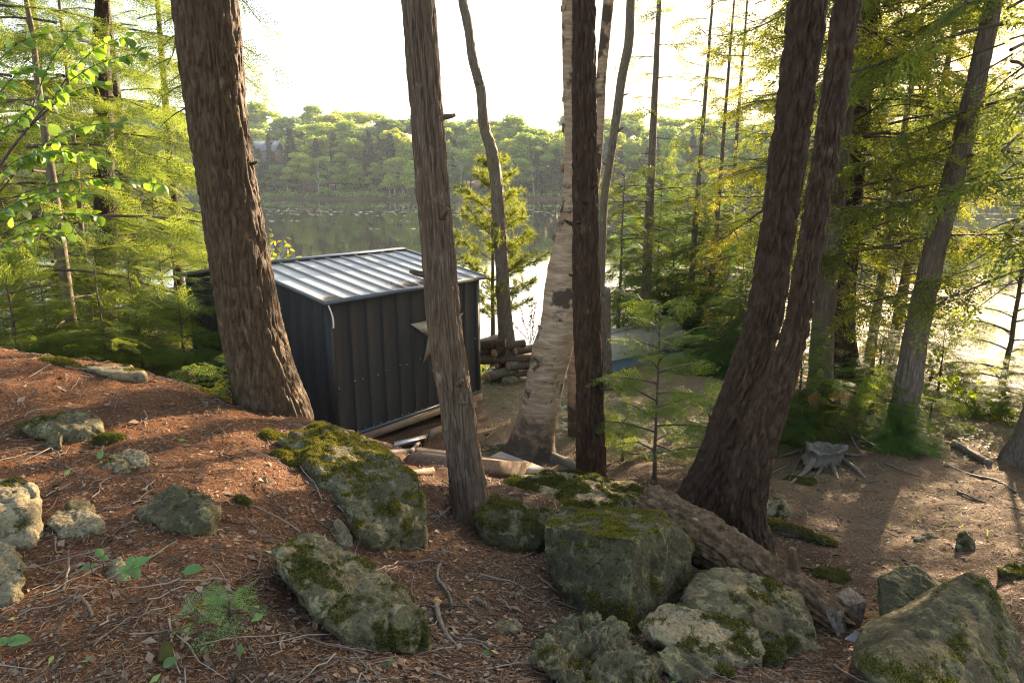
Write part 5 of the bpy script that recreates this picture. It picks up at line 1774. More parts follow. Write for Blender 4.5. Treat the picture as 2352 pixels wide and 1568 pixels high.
def birch_pole(label, pts, r0, seed):
    q = np.array([GL(px, py, .04) for px, py in pts])
    w = interp_path(np.concatenate([q, np.linspace(r0, r0 * .6, len(q))[:, None]], 1), 40)
    o = obj('birch_pole', *tube(w[:, :3], w[:, 3], 12, True, bark_disp('thin', seed, 0, 3)), M['white_birch'], loc=w[20, :3] - UP * r0, smooth=True)
    tag(o, label, 'pole')
M['white_birch'] = mat_plain('white_birch', [(.25, .22, .19), (.62, .58, .53)], 18, .6, (1, 1, 1), .2, pos=(.35, .5))
birch_pole('white birch pole lying in front of the upturned boat', [(1392, 846), (1430, 838), (1470, 828), (1520, 815)], .045, 1)
birch_pole('broken white birch stick between the birch and the straight dark trunk', [(1288, 872), (1303, 864), (1318, 860)], .06, 2)
birch_pole('thin branch lying across the blue side of the boat', [(1400, 822), (1450, 815), (1500, 806), (1560, 800)], .018, 3)
# cinder block
c = GL(1122, 822, .10)
CB = thing('cinder_block', 'grey cinder block with two holes lying by the driftwood', 'block', c - UP * .1)
ax_ = np.array([.9, .3, 0.1])
ax_ /= np.linalg.norm(ax_)
ay_ = np.cross(UP, ax_)
ay_ /= np.linalg.norm(ay_)
az_ = np.cross(ax_, ay_)
for (o_, h3) in ((ay_ * .08, (.2, .015, .1)), (-ay_ * .08, (.2, .015, .1)), (ax_ * .185, (.015, .065, .1)), (-ax_ * .185, (.015, .065, .1)), (ax_ * 0, (.015, .065, .1))):
    obj('web', *box(c + o_, ax_, ay_, az_, *h3), M['concrete'], parent=CB)

# ------------------------------------------------------------------ sticks on the ground
def stick(label, pts, r0, r1, seed, mat='root', lift=.012, tip=None, name='stick', forks=()):
    q = np.array([GL(p[0], p[1], lift + (p[2] if len(p) > 2 else 0)) for p in pts])
    w = interp_path(np.concatenate([q, np.linspace(r0, r1, len(q))[:, None]], 1), 12 * len(q))
    w[:, :3] += np.cumsum(np.random.default_rng(seed).normal(0, .0012, (len(w), 3)), 0)
    loc = w[len(w) // 2, :3] - UP * r0
    ps = [tube(w[:, :3], w[:, 3], 8, True, bark_disp('thin', seed, 0, 3))]
    for (i, e, rf) in forks:
        f0 = w[int(i * (len(w) - 1)), :3]
        f1 = GL(e[0], e[1], lift + (e[2] if len(e) > 2 else 0))
        s = np.linspace(0, 1, 6)
        fp = f0 + (f1 - f0) * s[:, None] + np.cumsum(np.random.default_rng(seed + 9).normal(0, .004, (6, 3)), 0)
        ps.append(tube(fp, rf * (1 - .6 * s), 6))
    V, F = join(ps)
    o = obj(name, V, F, M[mat], loc=loc, smooth=True)
    tag(o, label, 'stick')
    if tip is not None:
        D, Fi = ICO[3]
        c = w[0, :3]
        Vt = c + D * np.array([.022, .016, .016]) * (1 + .25 * vnoise(D * 2.2, 3))[:, None]
        obj('broken_tip', Vt, Fi, mat_plain('orange_wood', [(.45, .16, .02), (.65, .28, .04)], 60, .7), parent=o, smooth=True)
    return o
stick('curved brown stick with a bright orange broken tip', [(1003,1382,.05),(1010,1420,.03),(1030,1462,.01),(1060,1484),(1120,1482),(1170,1495),(1195,1512),(1220,1540),(1265,1572)], .014, .011, 1, 'root', .012, True)
stick('crooked stick above the orange tipped one', [(1016,1288),(1008,1310),(1012,1335),(1030,1360),(1040,1385),(1038,1410)], .010, .007, 2)
stick('pale splintered twig near the middle of the litter', [(1092,1374),(1108,1384),(1125,1398),(1132,1412)], .011, .006, 3)
stick('forked twig at the foot of the cube shaped boulder', [(1200,1280,.02),(1230,1262,.05),(1262,1236,.09)], .006, .003, 4, forks=[(.5, (1238, 1215, .14), .004)])
stick('upright thin twig left of the long striped boulder', [(145,1355),(160,1310,.03),(165,1255,.08)], .006, .003, 5, forks=[(.4, (200, 1310, .05), .003)])
stick('bent twig above the bottom left corner', [(210,1415),(195,1385),(188,1370,.02),(215,1355,.03)], .005, .003, 6)
stick('short pale stick left of the peaked stone', [(325,1125),(345,1112),(360,1098)], .008, .005, 7)
stick('dark twig on the sunlit slope above the brown stone', [(140,1062),(180,1085),(232,1106)], .005, .003, 8, 'branch')
stick('thin curl of root at the moss cushion', [(634,1028),(640,1045),(660,1058),(672,1055)], .004, .002, 9)
stick('broken twig on the outcrop edge', [(700,1105),(720,1112),(738,1135)], .005, .003, 10)
stick('long dead branch across the right hand ground', [(2170,1068),(2230,1090),(2290,1105),(2330,1130)], .022, .012, 11)
stick('dark log end lying on the bank at the right', [(2190,1018),(2230,1040),(2270,1062)], .05, .045, 12, 'bark_thin', .03)
stick('thin branch lying by the leaning grey cedar', [(2030,1062),(2070,1080),(2110,1095)], .012, .006, 13)
stick('pale short stick below the cut stump', [(1998,1106),(2022,1103)], .012, .010, 14)
stick('dead twig left of the leaning grey cedar foot', [(1955,1002,.12),(1970,1030,.05),(1976,1050)], .010, .005, 15)
stick('grey branch behind the cut stump', [(1950,990,.1),(1985,1010,.05),(2020,1032)], .022, .012, 16)
stick('thin sunlit branch crossing the open ground', [(2200,1128),(2260,1150),(2330,1165)], .012, .006, 17)
stick('dark stick left of the broken stub', [(1842,1302),(1870,1310),(1902,1318)], .010, .006, 18, 'branch')
stick('arched root like stick under the shed', [(890,1040),(940,1035,.04),(965,1018,.08),(970,1042)], .025, .018, 19)
stick('fan of dead twigs at the star tree foot', [(1040,1160,.04),(1000,1185),(960,1178)], .008, .004, 20, forks=[(.3, (985, 1205), .005), (.5, (1010, 1215), .004)])
stick('long dead stick leaning on the log end', [(1680,1455),(1720,1445,.04),(1765,1420,.1)], .006, .003, 21, 'branch')
stick('thin stick across the low slab at the bottom', [(1480,1468,.1),(1560,1480,.1),(1640,1515,.1)], .010, .006, 22)
stick('curved bare branch between the shed and the birch', [(1115,1008,.02),(1150,975,.12),(1185,935,.25)], .010, .004, 23)
stick('twig standing on the flat slab boulder', [(1198,1148,.02),(1198,1130,.1)], .008, .005, 24)
r = np.random.default_rng(55)

# ------------------------------------------------------------------ seedlings
def leaf_mesh(L=.07, w=.035, fold=.25, droop=.2):
    n = 7
    s = np.linspace(0, 1, n)
    ww = w * np.sin(np.pi * s ** .8) ** .9
    V = []
    for k in range(n):
        z = -droop * L * s[k] ** 2
        V += [[L * s[k], -ww[k], z + fold * ww[k]], [L * s[k], 0, z], [L * s[k], ww[k], z + fold * ww[k]]]
    F = np.array([[i * 3 + j, i * 3 + 3 + j, i * 3 + 4 + j, i * 3 + 1 + j] for i in range(n - 1) for j in range(2)])
    return np.array(V), F
LEAF = []
for k, (L, w) in enumerate([(.085, .030), (.07, .028), (.10, .032)]):
    me = tri_mesh('leaf', leaf_mesh(L, w), M['seedling_leaf'], True)
    LEAF.append(me)
BLEAF = [tri_mesh('leaf', leaf_mesh(L, w, .18, .3), M['broadleaf'], True) for L, w in [(.075, .030), (.065, .026), (.085, .036)]]

def orient(o, d, nrm):
    d = np.asarray(d, float)
    d = d / np.linalg.norm(d)
    nrm = np.asarray(nrm, float)
    nrm = nrm - d * (nrm @ d)
    nrm /= np.linalg.norm(nrm)
    l = np.cross(nrm, d)
    o.rotation_euler = Matrix(((d[0], l[0], nrm[0]), (d[1], l[1], nrm[1]), (d[2], l[2], nrm[2]))).to_euler()

def seedling(label, px, py, leaves, h=.07, seed=0):
    f = G(px, py)
    rr = np.random.default_rng(seed)
    t = thing('seedling', label, 'seedling', f)
    pth = np.array([[0, 0, -.02], [.004, 0, h * .5], [0, .003, h]])
    child('stem', tri_mesh('stem', tube(pth, [.003, .0025, .002], 6), M['branch']), t)
    for (az, el, s, k) in leaves:
        s *= .8
        o = child('leaf', LEAF[k % 3], t, (0, .003, h * rr.uniform(.8, 1)), scale=(s, s, s))
        a = rad(az)
        orient(o, [math.cos(a) * math.cos(rad(el)), math.sin(a) * math.cos(rad(el)), math.sin(rad(el))], [0, -.35, 1])
    return t
seedling('five leaved green seedling beside the speckled stone', 305, 1335, [(25, 25, 1.1, 0), (115, 40, .8, 1), (195, -5, .8, 2), (320, -25, 1.0, 0), (250, -30, .9, 1)], .07, 1)
seedling('two leaved seedling above the five leaved one', 238, 1310, [(150, 45, .7, 0), (330, 5, .7, 1)], .07, 2)
seedling('small round leaved seedling left of the five leaved one', 212, 1325, [(200, 10, .6, 0), (60, 20, .5, 1)], .05, 3)
seedling('single dark leaf seedling in the middle of the slope', 420, 1330, [(12, 12, 1.0, 2), (100, 10, .35, 1)], .03, 4)
seedling('green seedling at the bottom left edge', 20, 1500, [(10, 10, .9, 2), (60, 30, .5, 0), (180, 20, .8, 1)], .04, 5)
seedling('leaf lying at the bottom edge below the slope', 375, 1548, [(25, 25, .9, 1)], .03, 6)
seedling('tiny seedling at the foot of the long striped boulder', 858, 1488, [(60, 60, .4, 0), (120, 50, .4, 1)], .03, 7)
seedling('small leaf pair below the tiny seedling', 890, 1535, [(20, 30, .5, 0), (200, 10, .4, 1)], .02, 8)
seedling('green leaf beside the curved stick', 1108, 1505, [(330, 10, .6, 1)], .015, 9)
seedling('bright leaf at the left of the brown stone', 228, 1062, [(80, 60, .9, 0)], .02, 10)
seedling('tiny leaf on the sunlit patch', 152, 1098, [(70, 50, .7, 1)], .02, 11)
seedling('leafy seedling at the crest by the left edge', 125, 812, [(20, 30, 2.0, 0), (150, 45, 2.0, 1), (260, 20, 1.8, 2), (80, 60, 1.7, 0)], .12, 12)
feather('tiny feathery hemlock seedling at the bottom left', 470, 1560, 2.45, .09, .09, 4, 211, kind='tiny', name='hemlock_seedling')
feather('sprig of hemlock at the right of the tiny seedling', 540, 1520, 2.6, .08, .09, 5, 212, kind='tiny', name='hemlock_seedling')
feather('fern like sprig at the foot of the thick leaning trunk', 535, 920, 6.1, .25, .25, 8, 213, name='hemlock_seedling')
# mossy wood scrap
q = interp_path(np.array([[*GL(384, 1480, .02), .02], [*GL(380, 1505, .02), .024], [*GL(372, 1520, .01), .016]]), 14)
tag(obj('wood_chip', *tube(q[:, :3], q[:, 3], 10, True, bark_disp('thin', 3, 0, 3)), M['moss_dark'], loc=q[7, :3], smooth=True), 'short moss covered wood scrap at the bottom left', 'wood')

# ------------------------------------------------------------------ broad leaved branches at the left
BL = thing('broadleaf_sapling', 'thin broad leaved sapling whose bright leaves hang across the left edge', 'sapling', np.array([*P(-110, 900, 5.3)[:2], gz(*P(-110, 900, 5.3)[:2])]))
bl_o = np.array(BL.location)
stem = interp_path(np.array([[*bl_o, .022], [*P(-90, 640, 5.3), .018], [*P(-20, 420, 5.3), .014], [*P(60, 300, 5.35), .010], [*P(130, 235, 5.4), .006]]), 40)
obj('stem', *tube(stem[:, :3], stem[:, 3], 8), M['branch'], parent=BL, smooth=True)
r = np.random.default_rng(17)
twigs = [((60, 300), (330, 105)), ((110, 245), (300, 65)), ((0, 440), (290, 265)), ((-30, 560), (230, 480)), ((10, 400), (250, 355)), ((60, 290), (190, 40)),
         ((-60, 420), (160, 190)), ((-70, 500), (380, 410)), ((-60, 540), (200, 430)), ((80, 280), (250, 180)), ((-60, 620), (160, 520)), ((-50, 300), (80, 130)), ((-50, 200), (110, 60)), ((-60, 350), (90, 270)), ((-50, 460), (130, 330))]
for k, (a, c) in enumerate(twigs):
    p, q = P(a[0], a[1], 5.3 + r.uniform(-.1, .1)), P(c[0], c[1], 5.3 + r.uniform(-.5, .5))
    L = np.linalg.norm(q - p)
    s = np.linspace(0, 1, 8)
    pt = p + (q - p) * s[:, None] + UP * (.10 * L * np.sin(s * 3.1) - .06 * s ** 2)[:, None]
    tw_ = obj('twig', *tube(pt, .006 * (1 - .7 * s), 5), M['branch'], parent=BL, smooth=True)
    m_ = int(L / .036)
    for j in range(m_):
        t = .22 + .78 * (j + r.uniform(0, .6)) / m_
        i = min(int(t * 7), 6)
        pp = pt[i] + (pt[i + 1] - pt[i]) * (t * 7 - i)
        d = (q - p) / L * .6 + r.normal(0, .5, 3) + np.array([0, 0, -.35])
        o = child('leaf', BLEAF[r.integers(3)], tw_, tuple(pp - bl_o), scale=(1,) * 3)
        o.scale = (r.uniform(.75, 1.25),) * 3
        orient(o, d, np.array([r.normal(0, .5), -.4 + r.normal(0, .4), .8]))

# leafy shoots behind the shed roof and dry shrub by the water
def leafy(name, label, px, py, d, twg, mat, seed, leafk=BLEAF, ls=.9, gap=.06, base_py=None):
    f = P(px, py, d)
    f[2] = gz(f[0], f[1])
    t = thing(name, label, 'shrub', f)
    r = np.random.default_rng(seed)
    for (a, c) in twg:
        p, q = P(*a, d), P(*c, d + r.uniform(-.3, .3))
        L = np.linalg.norm(q - p)
        s = np.linspace(0, 1, 7)
        pt = p + (q - p) * s[:, None] + np.cumsum(r.normal(0, .015, (7, 3)), 0) * L
        tw_ = obj('twig', *tube(pt, .008 * (1 - .7 * s), 5), M['branch'], parent=t, smooth=True)
        m_ = max(3, int(L / gap))
        for j in range(m_):
            tt = .3 + .7 * (j + r.uniform(0, .6)) / m_
            i = min(int(tt * 6), 5)
            pp = pt[i] + (pt[i + 1] - pt[i]) * (tt * 6 - i)
            o = child('leaf', leafk[r.integers(len(leafk))], tw_, tuple(pp - np.array(t.location)))
            o.scale = (ls * r.uniform(.7, 1.3),) * 3
            orient(o, (q - p) / L * .6 + r.normal(0, .6, 3), r.normal(0, .5, 3) + UP)
    return t
YL = [tri_mesh('leaf', leaf_mesh(.09, .03, .2, .2), mat_leaf('yellow_leaf', (.10, .15, .02), (.22, .24, .03), (.55, .55, .04), .5), True)]
leafy('leafy_shrub', 'yellow green shrub rising behind the shed roof beside the thick trunk', 640, 780, 14.5, [((600, 760), (625, 520)), ((610, 700), (655, 545)), ((620, 690), (690, 582)), ((605, 650), (640, 560)), ((610, 660), (672, 560))], None, 5, YL, 1.3, .10)
DL = [tri_mesh('leaf', leaf_mesh(.05, .018, .2, .2), M['browned'], True)]
leafy('dry_shrub', 'leafless looking brown shrub above the firewood pile', 1220, 800, 15.2, [((1215, 790), (1185, 705)), ((1218, 790), (1210, 690)), ((1220, 790), (1235, 695)), ((1212, 780), (1170, 735)), ((1225, 780), (1245, 720)), ((1225, 790), (1222, 715))], None, 6, DL, 1.0, .045)
GLF = [tri_mesh('leaf', leaf_mesh(.10, .04, .2, .2), mat_leaf('bank_leaf', (.06, .12, .02), (.14, .20, .03), (.45, .55, .04), .5), True)]
for k, (px, py, d, lb) in enumerate([(2200, 960, 10.4, 'backlit leafy shrub on the bank beside the sun glint'), (2120, 900, 11.4, 'backlit leafy shrub right of the leaning grey cedar'), (2260, 985, 10.2, 'leafy shrub at the foot of the slender far right sapling'), (2320, 1010, 9.8, 'leafy shrub next to the cut off trunk at the right edge'), (2180, 800, 12.6, 'tall backlit shrub against the glittering water')]):
    rq = np.random.default_rng(500 + k)
    tw = [((px + rq.uniform(-15, 15), py), (px + rq.uniform(-70, 70), py - rq.uniform(40, 110))) for _ in range(9)]
    leafy('bank_shrub', lb, px, py, d, tw, None, 510 + k, GLF, .8, .06)
# browned cedar sprig near the pale cedar foot
t = feather('browned dead cedar sprig among green ones at the pale cedar foot', 1880, 1000, 9.2, .5, .35, 9, 221, name='browned_sprig')
for c_ in t.children:
    if c_.name.startswith('crown'):
        c_.data.materials[0] = M['browned']
for k, (px, py, d, h, lb) in enumerate([(1835, 1005, 9.1, .5, 'green hemlock sprig left of the browned one'), (1935, 1000, 9.3, .5, 'green hemlock sprig right of the browned one'), (1990, 1000, 9.4, .45, 'green hemlock sprig near the leaning grey cedar foot'), (2130, 1000, 9.4, .5, 'low hemlock sprig right of the leaning grey cedar foot'), (2050, 985, 9.0, .8, 'bushy hemlock sprig in front of the leaning grey cedar')]):
    feather(lb, px, py, d, h, .45, 10, 230 + k, name='hemlock_seedling')
# ------------------------------------------------------------------ far shore
rf = np.random.default_rng(88)
def clump_crown(r, blobs, n, leaf):
    """leaf faces spread through several uneven clumps"""
    T = []
    for (c, R) in blobs:
        c, R = np.array(c), np.array(R)
        k = int(n * (R[0] * R[1] * R[2]) ** (2 / 3))
        d = r.normal(size=(k, 3))
        d /= np.linalg.norm(d, axis=1)[:, None]
        d[:, 2] = np.where(d[:, 2] < -.3, -d[:, 2] * .5, d[:, 2])
        p = c + d * R * (r.uniform(.45, 1.08, k) ** .6)[:, None]
        nn = d + r.normal(0, .6, (k, 3))
        nn /= np.linalg.norm(nn, axis=1)[:, None]
        t = np.cross(nn, r.normal(size=(k, 3)))
        t /= np.linalg.norm(t, axis=1)[:, None]
        b_ = np.cross(nn, t)
        s = leaf * r.uniform(.5, 1.3, k)[:, None]
        T.append(np.stack([p - t * s, p + t * s * .6 + b_ * s * .8, p + t * s * .3 - b_ * s], 1))
    return np.concatenate(T)

m_far = [mat_leaf('far_leaf', (.12, .20, .038), (.22, .29, .06), (.42, .54, .08), .42, .7, .1),
         mat_leaf('far_leaf_yellow', (.17, .225, .035), (.32, .35, .06), (.58, .62, .08), .46, .7, .1),
         mat_leaf('far_leaf_dark', (.075, .135, .04), (.13, .195, .06), (.20, .29, .05), .4, .7, .1)]
m_spr = mat_leaf('far_spruce', (.018, .040, .026), (.036, .064, .036), (.06, .11, .04), .2, .7, .1)
m_dead = mat_plain('far_trunk', [(.22, .20, .17), (.42, .39, .34)], 2, .8, bs=0)
m_dtr = mat_plain('far_trunk_dark', [(.06, .05, .04), (.12, .10, .08)], 2, .8, bs=0)
FARM = []
for v_ in range(9):
    r = np.random.default_rng(600 + v_)
    H = 13.0
    tr = simple_trunk(H * .85, .20, .05, 6, 8, v_, .12)
    wide = [2.9, 2.1, 3.4][v_ % 3]
    bl = []
    for k in range(26):
        a = r.uniform(0, 6.28)
        h = r.uniform(.10 if v_ % 2 else .3, .97)
        ro = wide * math.sin(math.pi * min(.97, (h + .06) * .92)) ** .7 * r.uniform(.2, 1.15)
        q = r.uniform(.7, 1.6)
        bl.append(((ro * math.cos(a), ro * math.sin(a), H * h + r.normal(0, .4)), (q, q, q * r.uniform(.75, 1.15))))
    FARM.append((tri_mesh('trunk', tr, m_dead if v_ % 3 == 0 else m_dtr), clump_crown(r, bl, 140, .28)))
SPR = []
for v_ in range(3):
    r = np.random.default_rng(700 + v_)
    H = 11.0
    T = []
    for k in range(1500):
        h = r.uniform(.04, 1) ** .8
        R = 1.75 * (1 - h) ** .9 * (1 + .25 * math.sin(h * 60)) * r.uniform(.5, 1.05) + .05
        a = r.uniform(0, 6.28)
        p = np.array([R * math.cos(a), R * math.sin(a), H * h])
        d = np.array([math.cos(a), math.sin(a), -.35])
        l = np.array([-math.sin(a), math.cos(a), r.uniform(-.3, .3)])
        s = r.uniform(.2, .45)
        T.append([p - l * s * .5, p + l * s * .5, p + d * s])
    SPR.append((tri_mesh('trunk', simple_trunk(H, .13, .02, 6, 6, v_, .02), m_dtr), tri_mesh('spruce_crown', soup(T), m_spr)))
crowns = {}
def far_crown(v_, m_):
    if (v_, m_) not in crowns:
        crowns[(v_, m_)] = tri_mesh('far_crown', soup(FARM[v_][1]), m_far[m_])
    return crowns[(v_, m_)]

LBL = {0: ('green leafy tree in the wood across the lake', 'green leafy trees across the lake'),
       1: ('yellow green leafy tree in the wood across the lake', 'yellow green trees across the lake'),
       2: ('dark leafy tree in the wood across the lake', 'dark leafy trees across the lake')}
def far_tree(x, y, H, kind, v_, sx=1.0):
    z = gz(x, y)
    if kind == 3:
        t = thing('spruce_tree', 'dark pointed spruce in the wood across the lake', 'tree', (x, y, z - .2), 'spruces across the lake')
        src, h0 = SPR[v_ % 3], 11.0
        tm, cm = src
    else:
        t = thing('leafy_tree', LBL[kind][0], 'tree', (x, y, z - .2), LBL[kind][1])
        tm, h0 = FARM[v_ % 9][0], 13.0
        cm = far_crown(v_ % 9, kind)
    s = H / h0
    rz = rf.uniform(0, 6.28)
    child('trunk', tm, t, (0, 0, 0), (0, 0, rz), (s * sx, s * sx, s))
    child('crown', cm, t, (0, 0, 0), (0, 0, rz), (s * sx, s * sx, s))

def shore_y(x):
    q = np.array([[x, 165.0, 0]])
    return float(163 + 5 * vnoise(q * 0.012, 21)[0] + max(0, abs(x - 10) - 130) * .15)
counts = 0
for row, (off, step, hm) in enumerate([(3, 5.0, 8.5), (9, 5.4, 12.0), (17, 6.2, 13.5), (28, 7.0, 14.5), (44, 8.0, 15.0), (64, 9.0, 15.5)]):
    x = -150.0
    while x < 190:
        x += step * rf.uniform(.6, 1.4)
        xx, yy = x + 0.0, shore_y(x) + off + rf.uniform(-2.5, 2.5)
        ang = xx / yy
        if ang < -.80 or ang > .84:
            continue
        u_ = rf.random()
        kind = 0 if u_ < .38 else (1 if u_ < .62 else (2 if u_ < .76 else 3))
        if row < 3 and -75 < xx < -45 and rf.random() < .75:
            kind = 3
        if row == 0:
            kind = rf.choice([0, 0, 1, 2, 3])
        H = hm * 1.12 * rf.uniform(.80, 1.16) * (.95 if kind != 3 else (1.05 if row < 3 else .82))
        far_tree(xx, yy, H, kind, int(rf.integers(9)), rf.uniform(1.15, 1.55) * (1 if row < 3 else 1.2))
        counts += 1
print('far trees', counts)
# pale leaning bare trunks at the far waterline
for k, (px, lean, h) in enumerate([(745, -.06, 8), (800, .5, 7.5), (870, -.5, 8), (905, .02, 9.0), (935, .1, 8), (1060, -.05, 8), (680, .15, 5), (1225, .08, 7), (975, -.2, 6)]):
    yy = shore_y((px - 1176) / 1568 * 165) + 1.8
    x = (px - 1176) / 1568 * yy / .99
    t = thing('bare_trunk', ['pale bare trunk at the far waterline left of the star tree', 'dark trunk leaning left across the far bank', 'dark trunk leaning right across the far bank', 'tall straight bare trunk on the far bank', 'slim bare trunk just left of the star tree', 'bare trunk seen between the star tree and the wavy trunk', 'short bare trunk at the left end of the far bank', 'bare trunk on the far bank left of the birch', 'bare trunk leaning behind the star tree'][k], 'dead tree', (x, yy, gz(x, yy)))
    q = np.linspace(0, 1, 8)
    pt = np.stack([-lean * h * q + .12 * np.sin(q * 5 + k), 0 * q, h * q - .3], -1)
    child('trunk', tri_mesh('trunk', tube(pt, .16 * (1 - .7 * q), 6), m_dead if k not in (1, 2) else m_dtr), t)
    for e in range(3):
        a0 = pt[5 + e % 2]
        d = np.array([rf.uniform(-1, 1), 0, .9])
        child('limb', tri_mesh('limb', tube(np.array([a0, a0 + d * .8, a0 + d * 1.6 + UP * .4]), [.05, .03, .01], 4), m_dead), t)
# low shrubs along the far waterline
T = []
for k in range(420):
    x = rf.uniform(-150, 170)
    y = shore_y(x) - .6 + rf.uniform(-.6, 2.5)
    hh = rf.uniform(.6, 2.0)
    T.append(clump_crown(rf, [((x, y, gz(x, y) + hh * .35), (hh * 1.1, hh * .8, hh * .75))], 26, .22))
V, F = soup(np.concatenate(T))
tag(obj('shoreline_shrubs', V, F, m_far[0]), 'continuous low green shrubs along the far waterline', 'shrubs', kind='stuff')
# house roof among the far trees
hx, hy = -66.0, 186.0
for (sx_, sy_, sh_) in ((-72, 180, 11), (-68, 178, 10), (-64.5, 180, 11.5), (-60.5, 179, 10.5), (-57, 181, 11), (-66, 175, 8.5), (-61, 174, 8)):
    far_tree(sx_, sy_, sh_, 3, int(sx_) % 3, 1.2)
HS = thing('lake_house', 'grey roofed house half hidden among the spruces across the lake', 'house', (hx, hy, gz(hx, hy)))
zr = 12.2
z0 = gz(hx, hy)
obj('wall', *box((hx, hy, (z0 + zr) / 2 - .5), X1, Y1, Z1, 4.6, 3.2, (zr - z0) / 2 + .5), mat_plain('house_wall', [(.14, .12, .10), (.2, .17, .14)], 2, .8, bs=0), parent=HS)
m_roof = mat_plain('house_roof', [(.10, .125, .15), (.14, .165, .19)], 2, .6, bs=0)
for sg in (-1, 1):
    n_ = np.array([0, sg * .55, .83])
    V, F = slab(np.array([hx - 5.2, hy + sg * 3.9, zr - .5]), np.array([hx + 5.2, hy + sg * 3.9, zr - .5]), np.array([hx + 5.2, hy, zr + 2.1]), np.array([hx - 5.2, hy, zr + 2.1]), n_, .2)
    obj('roof', V, F, m_roof, parent=HS)
# ------------------------------------------------------------------ litter on the forest floor
rl = np.random.default_rng(2024)
def sample_ground(n, rmin=1.3, rmax=13.0, half=58, power=1.0):
    """points fanned out around the standing place, denser nearby"""
    u = rl.random(n)
    R = rmin * (rmax / rmin) ** (u ** power)
    a = np.radians(rl.uniform(-half, half, n))
    x, y = R * np.sin(a), R * np.cos(a)
    z = ground_z(x, y)
    keep = z > .12
    return x[keep], y[keep], z[keep], R[keep]

def ground_n(x, y):
    e = .02
    dx = (ground_z(x + e, y) - ground_z(x - e, y)) / (2 * e)
    dy = (ground_z(x, y + e) - ground_z(x, y - e)) / (2 * e)
    n = np.stack([-dx, -dy, np.ones_like(dx)], -1)
    return n / np.linalg.norm(n, axis=1)[:, None]

def flat_tris(x, y, z, L, W, tilt, lift, tri=True):
    k = len(x)
    N = ground_n(x, y)
    a = rl.uniform(0, 2 * np.pi, k)
    d = np.stack([np.cos(a), np.sin(a), rl.normal(0, tilt, k)], -1)
    d = d - N * (d * N).sum(1)[:, None] * (1 - .0) + N * rl.normal(0, tilt, k)[:, None]
    d /= np.linalg.norm(d, axis=1)[:, None]
    t = np.cross(N, d)
    t = t + N * rl.normal(0, .25, k)[:, None]
    p = np.stack([x, y, z], -1) + N * (lift * rl.uniform(.3, 1.3, k))[:, None]
    L, W = L[:, None], W[:, None]
    if tri:
        return soup(np.stack([p - d * L * .5 - t * W * .5, p - d * L * .45 + t * W * .5, p + d * L * .5], 1))
    mid = N * (L * rl.uniform(-.12, .22, k)[:, None])
    q = np.stack([p - d * L * .5, p + t * W * .5 + mid * .5, p + d * L * .5, p - t * W * .5 + mid], 1)
    V = q.reshape(-1, 3)
    i = np.arange(k)[:, None] * 4
    F = np.concatenate([np.concatenate([i, i + 1, i + 2], 1), np.concatenate([i, i + 2, i + 3], 1)])
    return V, F

M['needles'] = mat_island('needles', [(0.0, (0.045, 0.019, 0.009)), (0.4, (0.125, 0.055, 0.024)), (0.75, (0.23, 0.11, 0.047)), (1.0, (0.34, 0.20, 0.10))], .75, .25)
M['leaf_litter'] = mat_island('leaf_litter', [(0.0, (0.05, 0.03, 0.02)), (0.4, (0.13, 0.08, 0.05)), (0.8, (0.20, 0.13, 0.08)), (1.0, (0.30, 0.21, 0.135))], .75, .3)
x, y, z, R = sample_ground(150000, 1.4, 11.0)
V, F = flat_tris(x, y, z, rl.uniform(.02, .075, len(x)) * (1 + R * .02), .0016 + .00055 * R, .12, .006)
tag(obj('needle_litter', V, F, M['needles']), 'carpet of brown needles on the forest floor', 'needles', kind='stuff')
x, y, z, R = sample_ground(95000, 1.4, 13.0)
sc_l = rl.lognormal(-4.85, .5, len(x)) * (1 + R * .06)
V, F = flat_tris(x, y, z, sc_l * 1.7, sc_l * .8, .10, .007, False)
tag(obj('leaf_litter', V, F, M['leaf_litter']), 'scattered dry leaf fragments and bark flakes on the ground', 'leaf litter', kind='stuff')
# bigger curled leaves, mostly on the flat ground at right
x, y, z, R = sample_ground(5200, 1.6, 13.0)
keep = (x > -.5) | (rl.random(len(x)) < .3)
x, y, z, R = x[keep], y[keep], z[keep], R[keep]
sl = rl.uniform(.012, .030, len(x)) * (1 + .04 * R)
V, F = flat_tris(x, y, z, sl * 1.6, sl, .22, .012, False)
tag(obj('dry_leaves', V, F, mat_island('dry_leaves', [(0.0, (0.09, 0.05, 0.03)), (0.6, (0.15, 0.085, 0.045)), (1.0, (0.28, 0.18, 0.105))], .6, .35)), 'larger curled dry leaves strewn over the ground', 'dry leaves', kind='stuff')
# green and yellow fallen leaves
x, y, z, R = sample_ground(260, 1.6, 12.0)
sl = rl.uniform(.016, .032, len(x))
V, F = flat_tris(x, y, z, sl * 1.8, sl, .2, .016, False)
tag(obj('fallen_green_leaves', V, F, mat_island('green_leaves', [(0.0, (0.08, 0.14, 0.03)), (0.6, (0.16, 0.22, 0.05)), (1.0, (0.40, 0.32, 0.05))], .5, .4)), 'small green and yellow fallen leaves dotted over the ground', 'fallen leaves', kind='stuff')
